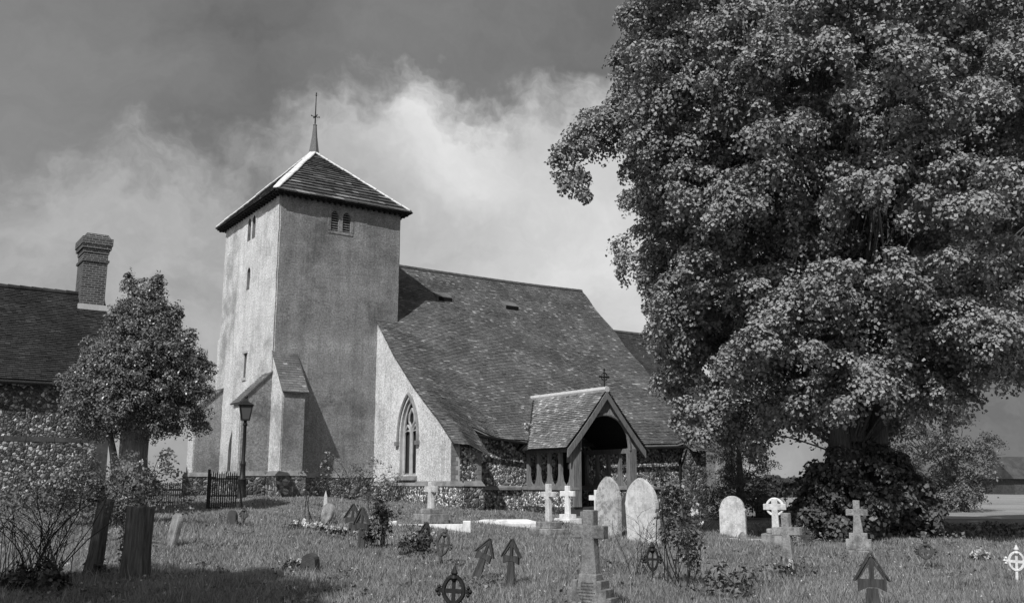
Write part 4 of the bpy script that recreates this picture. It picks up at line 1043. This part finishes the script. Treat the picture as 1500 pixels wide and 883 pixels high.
# the big lime
LX, LY = 9.45, 26.3
def lprof(z): return float(np.interp(z, [1.9, 2.6, 3.6, 4.8, 6, 7.6, 9, 10.5, 12, 14, 16, 18, 19.5, 20.5], [1.6, 3.0, 4.3, 5.2, 5.7, 6.1, 6.6, 7.0, 6.7, 6.2, 5.6, 4.2, 2.5, .3]))
cl = clumps_env(400, (0, 0), lprof, .65, 1.35, 1, .9, .6, 5, .1, 2.3, 20, .17)
cl = [q for q in cl if not (q[0][0] > 1.6 and q[0][2] < 3.5+.5*(q[0][0]-1.6))]
clf = clumps_env(70, (0, 0), lambda z: lprof(z)*.62, .8, 1.3, 1, 1, .7, 31, .3, 5, 18)
cl += clf
lim = lambda z: float(np.interp(z, [2.7, 3.5, 4.25, 6, 7.4, 8.05, 9.4, 11, 13, 15.5], [-3.2, -4.4, -5.3, -5.55, -5.75, -6.2, -5.9, -6.2, -6.2, -6.0]))
def hold(q):
    (x_, y_, z_), r_, zs, od = q
    m_ = (LX+lim(z_))*(26.3+y_)/26.3-LX+r_*.95+(.75*abs(math.sin(z_*2.1+y_))-.1)
    return ((max(x_, m_), y_, z_), r_, zs, od)
cl = [hold(q) for q in cl]
cl = [q for q in cl if not (abs(q[0][0]+.1) < 1.9 and q[0][1] < .5 and q[0][2]-.6*q[1] < 2.45)]
cl += [((x_, y_, z_), .7, .65, (0, -.6, 0)) for x_, y_, z_ in ((-1.5, -2.2, 3.5), (-.4, -2.7, 3.7), (.8, -2.5, 3.6), (1.7, -1.9, 3.5), (-2.2, -1.6, 3.3), (.2, -2.0, 4.3), (-1., -1.9, 4.4), (1.3, -1.6, 4.2))]
cl += [((-5.4, -.2, 12.9), .8, .6, (-.6, 0, .3)), ((-6.2, -.3, 12.3), .65, .6, (-.6, 0, .3)), ((-6.0, -.3, 11.5), .55, .7, (-.6, 0, .1)), ((-7.2, -.5, 10.9), .5, .7, (-.6, 0, 0)), ((-5.6, .1, 10.3), .6, .7, (-.6, 0, 0))]
# the long bough reaching out to the left
for k in range(7):
    u = k/6; cl.append(((-6.0-2.0*u, -.5-.3*u, 11.9-1.2*u-.5*u*u), .75-.35*u, .55, (-.8, 0, .2)))
cl += [((-6.9, -.4, 11.5), .6, .5, (-.5, 0, .3)), ((-7.7, -.6, 9.85), .35, .8, (-.6, 0, -.3)), ((-7.5, -.6, 9.4), .2, .9, (-.6, 0, -.3)), ((-5.75, 0, 8.1), .6, .6, (-.8, 0, 0)), ((-5.9, -.2, 7.5), .45, .8, (-.8, 0, -.2)), ((-5.7, 0, 13.6), .8, .6, (-.8, 0, .1)), ((-5.4, .2, 15.2), .8, .6, (-.8, 0, .1)),
       ((-4.7, .6, 5.6), .8, .8, (-.8, 0, 0)), ((-4.4, 1.0, 4.5), .8, .9, (-.8, 0, 0)), ((-4.0, 1.2, 3.8), .7, .9, (-.8, 0, 0)), ((-4.0, 1.0, 3.2), .7, .9, (-.8, 0, 0)), ((-3.3, .9, 3.0), .7, .9, (-.8, 0, 0)), ((-2.7, 1.2, 2.8), .6, .9, (-.5, 0, 0)), ((-2.2, 1.4, 2.6), .4, 1.1, (-.5, 0, 0))]
tr0 = [((-.1, 0, -.2), (-.1, 0, 1.2), (-.05, .1, 3), (.1, .2, 6), (.0, .2, 10), (.1, .1, 14), (0, 0, 18)), (.6, .48, .4, .32, .22, .13, .04)]
tr1 = [((-.35, -.1, -.2), (-.42, -.2, 1.5), (-.6, -.25, 3.5), (-1.6, -.2, 6.5), (-2.4, 0, 10)), (.4, .34, .28, .2, .1)]
tr2 = [((.45, -.1, -.2), (.5, -.1, 1.8), (.75, -.1, 4), (2, 0, 7.5), (2.6, 0, 11)), (.34, .28, .24, .18, .1)]
tr3 = [((0, .2, 8.5), (-2.5, .1, 11.2), (-5.2, -.4, 12.2), (-6.8, -.6, 11.6), (-7.5, -.7, 10.9), (-7.9, -.75, 10.2)), (.16, .12, .08, .05, .03, .012)]
lime = tree('lime_tree', LX, LY, 'huge spreading lime tree in full leaf at the right of the church', cl, .098, 'limeleaf', [tr0, tr1, tr2, tr3], per=170, dome=(.24, .46), asp=.85, limbs=120, lr=.04)
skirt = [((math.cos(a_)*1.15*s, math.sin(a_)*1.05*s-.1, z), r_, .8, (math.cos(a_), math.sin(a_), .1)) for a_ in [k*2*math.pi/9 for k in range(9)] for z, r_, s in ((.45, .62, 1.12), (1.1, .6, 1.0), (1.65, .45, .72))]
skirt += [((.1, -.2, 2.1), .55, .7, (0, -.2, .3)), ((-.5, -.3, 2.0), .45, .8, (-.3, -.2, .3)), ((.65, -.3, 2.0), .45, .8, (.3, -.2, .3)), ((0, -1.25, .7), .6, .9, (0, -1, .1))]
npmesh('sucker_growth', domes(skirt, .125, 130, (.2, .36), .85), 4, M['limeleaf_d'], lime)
# second tree whose branches hang in at the right edge
def rprof(z): return float(np.interp(z, [3.6, 4.5, 6, 9, 12, 15, 17, 18], [1.6, 3, 4, 4.6, 4.6, 3.6, 2, .3]))
cl2 = clumps_env(150, (0, 0), rprof, .7, 1.3, 1, .95, .6, 9, .15, 4.2, 17.5)
tree('lime_tree', 19.3, 28.6, 'second lime tree whose dark branches hang in at the right edge', cl2, .105, 'limeleaf', [[((0, 0, -.2), (-.1, 0, 2), (-.2, 0, 5), (-.1, 0, 9), (0, 0, 15)), (.4, .33, .28, .2, .04)]], per=120, dome=(.26, .48), asp=.85, limbs=50, lr=.04)
# bushy bay-like tree at the left
def bprof(z): return float(np.interp(z, [1.7, 2.0, 2.3, 2.8, 3.4, 4.05, 4.7, 5.5, 6.0], [.5, .9, 1.3, 1.5, 1.42, 1.15, .8, .4, .1]))
cl3 = clumps_env(150, (.02, 0), bprof, .24, .5, 1, 1, .8, 4, .35, 2.25, 5.8, .2)
cl3 += [((-.42, 0, 5.7), .16, 1.6, (0, 0, .8)), ((-.45, 0, 5.97), .08, 2., (0, 0, .8)), ((.2, 0, 5.7), .16, 1.6, (0, 0, .8)), ((.28, 0, 5.95), .07, 2., (0, 0, .8)), ((.75, 0, 5.1), .17, 1.6, (0, 0, .8)), ((1.15, 0, 4.4), .16, 1.5, (.4, 0, .6)), ((1.4, 0, 3.8), .16, 1.4, (.5, 0, .5)), ((-.05, 0, 5.3), .3, 1.1, (0, 0, .5)), ((1.55, -.1, 3.3), .2, 1, (.5, 0, .2)), ((-1.3, 0, 3.0), .25, 1, (-.5, 0, 0)), ((1.3, 0, 2.6), .25, .8, (.5, 0, 0)), ((-1.15, 0, 2.6), .28, .8, (-.5, 0, 0)), ((.7, 0, 2.2), .25, .7, (.5, 0, 0))]
for _ in range(34):
    z = random.uniform(2.3, 5.3); a_ = random.uniform(0, 6.28); q = bprof(z)*random.uniform(.95, 1.18)
    cl3.append(((.02+math.cos(a_)*q, math.sin(a_)*q, z), random.uniform(.1, .2), random.uniform(.9, 1.6), (math.cos(a_), math.sin(a_), .5)))
trl = [[((0, 0, -.2), (.02, 0, .8), (0, 0, 1.6), (.05, 0, 2.6), (.1, 0, 4), (.0, 0, 5.4)), (.42, .34, .31, .27, .1, .03)], [((-.16, -.1, .2), (-.18, -.14, 1.3), (-.22, -.1, 2.7)), (.16, .14, .1)], [((.15, -.16, .2), (.13, -.18, 1.4), (.25, -.1, 2.7)), (.17, .14, .1)], [((-.3, 0, .4), (-.5, 0, 1.6), (-.75, 0, 2.6)), (.11, .09, .05)]]
bay = tree('bay_tree', -9.15, 23.2, 'bushy small leaved evergreen tree with ridged trunk in front of the cottage', cl3, .066, 'bayleaf', trl, 'bark_l', per=56, dome=(.1, .2), asp=.5, limbs=40, lr=.03, flat=1.1, umin=.5)
wisps = [q for q in cl3 if q[1] <= .21]
for _ in range(90):
    z = random.uniform(2.2, 5.7); a_ = random.uniform(0, 6.28); q = bprof(z)*random.uniform(.9, 1.12)
    wisps.append(((.02+math.cos(a_)*q, math.sin(a_)*q, z+.1), random.uniform(.08, .17), random.uniform(1.2, 2.2), (math.cos(a_), math.sin(a_), .7)))
npmesh('leafy_shoots', sprays(wisps, .08, 12, 260, .1, .4, 1.4, .42), 4, M['bayleaf'], bay)
bay.scale = (1.15,)*3; bay.location = (-9.15*1.15, 23.2*1.15, EYE+(g(-9.15, 23.2)-EYE)*1.15)
# small trees at the right and behind
def sprof(z): return float(np.interp(z, [.3, 1.0, 2., 3.2, 4.2, 4.9], [1.3, 1.7, 1.9, 1.8, 1.2, .3]))
cl4 = clumps_env(60, (-.35, 0), sprof, .35, .65, 1, 1, .7, 8, .2, .6, 4.6)
smt = tree('small_tree', 15.6, 32.4, 'small round tree with leaning trunk beyond the big lime, by the field', cl4, .085, 'willowleaf', [[((.45, 0, -.2), (.3, 0, 1.), (-.05, 0, 2.2), (-.1, 0, 3.6)), (.17, .14, .1, .03)]], per=40, dens=40, spray=.2, asp=.6, limbs=24, lr=.03)
smt.scale = (1.6,)*3; smt.location = (15.6*1.6-1.3, 32.4*1.6, EYE-EYE*1.6+.3)
def yprof(z): return float(np.interp(z, [.2, 1.0, 2.4, 3.6, 4.6], [1.5, 1.9, 1.7, 1.0, .2]))
cl5 = clumps_env(60, (0, 0), yprof, .4, .7, 1, 1, .5, 12, .2, .4, 4.3)
tree('yew_tree', 9.6, 40.5, 'dark feathery yew between the church end and the big lime', cl5, .09, 'yewleaf', [[((0, 0, -.2), (0, 0, 2), (0, 0, 4.2)), (.2, .14, .03)]], per=44, dens=22, spray=.26, asp=.35, limbs=20, lr=.04, flat=.3)
# trees behind the camera whose shade lies on the near grass
cl6 = clumps_env(70, (0, 0), lambda z: float(np.interp(z, [4, 6, 8, 10.5], [2, 3.6, 3.4, .6])), .8, 1.3, 1, 1, .7, 21, .3, 4.6, 10.2)
tree('shade_tree', -8.5, 5.0, 'leafy tree left of the viewpoint shading the near left grass', cl6, .13, 'limeleaf', [[((0, 0, -.2), (0, 0, 3), (0, 0, 8.5)), (.35, .28, .06)]], per=60, dens=12, spray=.36, limbs=20)
cl7 = clumps_env(60, (0, 0), lambda z: float(np.interp(z, [4, 6, 8, 10], [2, 3.6, 3.2, .6])), .8, 1.3, 1, 1, .7, 22, .3, 4.6, 9.6)
tree('shade_tree', -3.9, -.9, 'leafy tree behind the viewpoint shading the front edge of the grass', cl7, .13, 'limeleaf', [[((0, 0, -.2), (0, 0, 3), (0, 0, 8.5)), (.35, .28, .06)]], per=60, dens=12, spray=.36, limbs=20)
# dark weedy bank beside the field, far hedge, barn
def bank(name, x0, y0, x1, y1, n, h, leaf, mat, label=None, cat=None, w=.8, kind=None):
    u = RNG.random(n); t_ = RNG.random(n)
    x = x0+(x1-x0)*u+RNG.normal(0, w, n)*.6; y = y0+(y1-y0)*u+RNG.normal(0, w, n)
    hh = h*(.7+.3*np.sin(u*37)*np.sin(u*91+1)+.15*np.sin(u*211))
    P = np.stack([x, y, GZ(x, y)+t_*hh], -1); N = RNG.normal(0, .5, (n, 3))+np.array([0, -.4, .5])
    o = npmesh(name, leafverts(P, N, leaf), 4, M[mat]); tag(o, label, cat, kind=kind); return o
bank('weeds', 9.5, 27.5, 19, 29, 16000, .26, .12, 'roseleaf', kind='stuff')
bank('hedge', 20, 150, 150, 150, 26000, 3.2, .8, 'fieldhedge', 'long dark hedge along the far side of the pale field', 'hedge', 1.0)
bank('hedge', 6, 92, 34, 104, 9000, 1.6, .5, 'fieldhedge', 'short pale hedge beyond the yew at the near corner of the field', 'hedge', .8)
br = empty('barn', (70.5, 128, 0), rad(10)); tag(br, 'low dark roofed barn beyond the field at the far right', 'barn')
MB().box(-6.5, 14, -3, 3, -.2, 2.2).build('wall', M['gstone_d'], br)
MB().prism([(-3.6, 2.0), (0, 4.9), (3.6, 2.0)], 0, -6.9, 14.4).build('roof', M['tile_e'], br)
bb_ = empty('bush', (66.5, 118, 0)); tag(bb_, 'pale rounded bush in front of the far barn', 'bush')
npmesh('foliage', sprays([((0, 0, 1.), 1.5, .7, (0, 0, 0)), ((2, 0, .9), 1.3, .7, (0, 0, 0))], .3, 30, 14, .5), 4, M['roseleaf'], bb_); MB().tube([(0, 0, -.2), (0, 0, 1.3)], [.1, .04], 6).build('stem', M['stem'], bb_)

# longer grass and weeds: round the graves and in loose patches
def make_tufts():
    c = [(x+random.gauss(0, .25), y+random.gauss(0, .2)) for x, y in SPOTS if 10 < y < 30 for _ in range(3)]
    while len(c) < 800:
        y = 10.8+22*random.random()**1.4; x = (random.random()*2-1)*(.57*y)
        if random.random() < .25+.75*(math.sin(x*.7+1)*math.sin(y*.5+x*.3) > .1): c.append((x, y))
    c = np.array([p for p in c if not (W2L(*p)[1] > -2.2 and W2L(*p)[0] > -1.5) and not (W2L(*p)[0] > 4.3 and W2L(*p)[1] > -6.6) and not (W2L(*p)[1] > -9.2 and 8.2 < W2L(*p)[0] < 12.5)])
    k = 60; n = len(c)*k
    r_ = np.repeat(.06+.16*RNG.random(len(c)), k); hh = np.repeat(.075+.1*RNG.random(len(c))**1.5, k)
    x = np.repeat(c[:, 0], k)+RNG.normal(0, 1, n)*r_; y = np.repeat(c[:, 1], k)+RNG.normal(0, 1, n)*r_
    z = GZ(x, y)-.01; h = hh*(.5+.7*RNG.random(n)); w_ = (.004+.0004*y)*(.6+.8*RNG.random(n)); th = RNG.random(n)*np.pi; ld = RNG.random(n)*6.283; ln = h*(.2+.7*RNG.random(n))
    V = np.empty((n, 3, 3)); cx_, cy_ = np.cos(th)*w_, np.sin(th)*w_
    V[:, 0] = np.stack([x-cx_, y-cy_, z], -1); V[:, 1] = np.stack([x+cx_, y+cy_, z], -1); V[:, 2] = np.stack([x+np.cos(ld)*ln, y+np.sin(ld)*ln, z+h], -1)
    tag(npmesh('long_grass', V.reshape(-1, 3), 3, M['grass_d']), kind='stuff')
    q = c[RNG.random(len(c)) < .45]; k = 26; n = len(q)*k
    x = np.repeat(q[:, 0], k)+RNG.normal(0, .12, n); y = np.repeat(q[:, 1], k)+RNG.normal(0, .12, n)
    P = np.stack([x, y, GZ(x, y)+.02+.09*RNG.random(n)], -1)
    tag(npmesh('weeds', leafverts(P, RNG.normal(0, .5, (n, 3))+np.array([0, -.2, .8]), .055), 4, M['roseleaf']), kind='stuff')
    n = 420; y = 10.8+20*RNG.random(n)**1.3; x = (RNG.random(n)*2-1)*.57*y
    P = np.stack([x, y, GZ(x, y)+.09+.05*RNG.random(n)], -1); P = np.repeat(P, 5, axis=0)+RNG.normal(0, .006, (n*5, 3))
    tag(npmesh('daisies', leafverts(P, RNG.normal(0, .5, (n*5, 3))+np.array([0, -.3, .8]), .02), 4, M['petal']), kind='stuff')
make_tufts()

# ------------------------------------------------------------------ light and sky
sun_l = Vector((-1, -.66, 1.22))                      # towards the sun, church axes
sd = Vector((math.cos(A)*sun_l.x-math.sin(A)*sun_l.y, math.sin(A)*sun_l.x+math.cos(A)*sun_l.y, sun_l.z)).normalized()
sl = bpy.data.lights.new('sun', 'SUN'); sl.energy = 4.2; sl.angle = rad(.53); sl.color = (1, 1, 1)
so = bpy.data.objects.new('sun', sl); COL.objects.link(so); so.rotation_euler = sd.to_track_quat('Z', 'Y').to_euler(); so.location = sd*60

w = bpy.data.worlds.new('World'); sc.world = w; w.use_nodes = True
nt_ = w.node_tree; bg = nt_.nodes['Background']
def N_(k, **kw):
    nd = nt_.nodes.new(k)
    for a_, b_ in kw.items():
        if a_ in nd.inputs: nd.inputs[a_].default_value = b_
        else: setattr(nd, a_, b_)
    return nd
def MA(op, a_, b_=0., clamp=False):
    nd = N_('ShaderNodeMath', operation=op); nd.use_clamp = clamp
    for i, v in enumerate((a_, b_)):
        if isinstance(v, (int, float)): nd.inputs[i].default_value = v
        else: nt_.links.new(v, nd.inputs[i])
    return nd.outputs[0]
sky = N_('ShaderNodeTexSky'); sky.sky_type = 'NISHITA'; sky.sun_disc = False
sky.sun_elevation = math.asin(sd.z); sky.sun_rotation = math.atan2(sd.x, sd.y)
bw = N_('ShaderNodeRGBToBW'); nt_.links.new(sky.outputs[0], bw.inputs[0])
tc = N_('ShaderNodeTexCoord'); D = tc.outputs['Generated']
def noise(scale, detail, rough, vec, out='Fac', stretch=None):
    if stretch:
        mp = N_('ShaderNodeMapping'); mp.inputs['Scale'].default_value = stretch; nt_.links.new(vec, mp.inputs[0]); vec = mp.outputs[0]
    nd = N_('ShaderNodeTexNoise', Scale=scale, Detail=detail, Roughness=rough); nt_.links.new(vec, nd.inputs['Vector']); return nd.outputs[out]
wn = noise(3.2, 6, .6, D, 'Color')
vm = N_('ShaderNodeVectorMath', operation='SUBTRACT'); nt_.links.new(wn, vm.inputs[0]); vm.inputs[1].default_value = (.5, .5, .5)
vs = N_('ShaderNodeVectorMath', operation='SCALE'); nt_.links.new(vm.outputs[0], vs.inputs[0]); vs.inputs['Scale'].default_value = .34
va = N_('ShaderNodeVectorMath', operation='ADD'); nt_.links.new(D, va.inputs[0]); nt_.links.new(vs.outputs[0], va.inputs[1]); DW = va.outputs[0]
FP, PIT = 1385., rad(10.84)
def pdir(px, py):
    v = Vector((0, math.cos(PIT), math.sin(PIT)))+Vector((1, 0, 0))*(px-750)/FP-Vector((0, -math.sin(PIT), math.cos(PIT)))*(py-441.5)/FP
    return v.normalized()
def blob(px, py, deg, amp, soft=1.):
    d = pdir(px, py); nd = N_('ShaderNodeVectorMath', operation='DISTANCE'); nt_.links.new(DW, nd.inputs[0]); nd.inputs[1].default_value = d
    mr = N_('ShaderNodeMapRange'); mr.interpolation_type = 'SMOOTHSTEP'; nt_.links.new(nd.outputs['Value'], mr.inputs['Value'])
    R_ = 2*math.sin(rad(deg)/2); mr.inputs['From Min'].default_value = R_*(1+.5*soft); mr.inputs['From Max'].default_value = R_*(1-.75*soft)
    return MA('MULTIPLY', mr.outputs[0], amp)
def sstep(v, a_, b_, lo=0., hi=1.):
    mr = N_('ShaderNodeMapRange'); mr.interpolation_type = 'SMOOTHSTEP'
    if isinstance(v, (int, float)): mr.inputs['Value'].default_value = v
    else: nt_.links.new(v, mr.inputs['Value'])
    for nm, x_ in (('From Min', a_), ('From Max', b_), ('To Min', lo), ('To Max', hi)): mr.inputs[nm].default_value = x_
    return mr.outputs[0]
n1 = noise(2.4, 8, .6, DW, stretch=(1, 1, 2.0)); n2 = noise(8, 7, .62, DW, stretch=(1, 1, 1.6))
sx = N_('ShaderNodeSeparateXYZ'); nt_.links.new(D, sx.inputs[0]); swx = N_('ShaderNodeSeparateXYZ'); nt_.links.new(DW, swx.inputs[0])
dx_, dy_, dz_ = sx.outputs; wx_, wy_, wz_ = swx.outputs
edge = MA('ADD', MA('ADD', sstep(wx_, -.34, -.1, .30, .365), sstep(wx_, -.02, .1, 0, .03)), MA('MULTIPLY', MA('SUBTRACT', n2, .5), .13))
under = sstep(MA('SUBTRACT', edge, wz_), -.035, .03)
top = MA('ADD', .03, MA('MULTIPLY', n1, .28))
low = MA('ADD', MA('ADD', sstep(wx_, -.30, -.02, .36, .54), sstep(wx_, .14, .42, 0, -.42)), MA('ADD', MA('MULTIPLY', MA('SUBTRACT', n1, .5), .5), MA('MULTIPLY', MA('SUBTRACT', n2, .5), .3)))
lowb = MA('ADD', low, MA('ADD', blob(640, 205, 4.5, .16), blob(880, 420, 8, .12)))
md = N_('ShaderNodeMix'); md.data_type = 'FLOAT'; nt_.links.new(under, md.inputs[0]); nt_.links.new(top, md.inputs[2]); nt_.links.new(lowb, md.inputs[3])
val = MA('ADD', md.outputs[0], sstep(dy_, .1, -.5, 0, .3))  # unseen sky behind the camera brightened, added as fill light
val = MA('ADD', val, blob(60, 180, 8, .08))
val = MA('MAXIMUM', val, .05)
tot = MA('ADD', val, MA('MULTIPLY', bw.outputs[0], .004))
cmb = N_('ShaderNodeCombineColor')
for i in range(3): nt_.links.new(tot, cmb.inputs[i])
# the sky model sits in the Background at 0.1; cloud radiance is written in the same units
sc10 = N_('ShaderNodeVectorMath', operation='SCALE'); nt_.links.new(cmb.outputs[0], sc10.inputs[0]); sc10.inputs['Scale'].default_value = 10.
nt_.links.new(sc10.outputs[0], bg.inputs[0]); bg.inputs[1].default_value = .1

# ------------------------------------------------------------------ camera
cam = bpy.data.cameras.new('camera'); co = bpy.data.objects.new('camera', cam); COL.objects.link(co)
co.location = (0, 0, EYE); co.rotation_euler = (math.pi/2+PIT, 0, 0)
cam.sensor_width = 36; cam.lens = FP/1500*36; cam.clip_end = 6000; cam.clip_start = .1
sc.camera = co
sc.view_settings.view_transform = 'Standard'; sc.view_settings.look = 'None'; sc.view_settings.exposure = 0; sc.view_settings.gamma = 1
sc.render.engine = 'CYCLES'
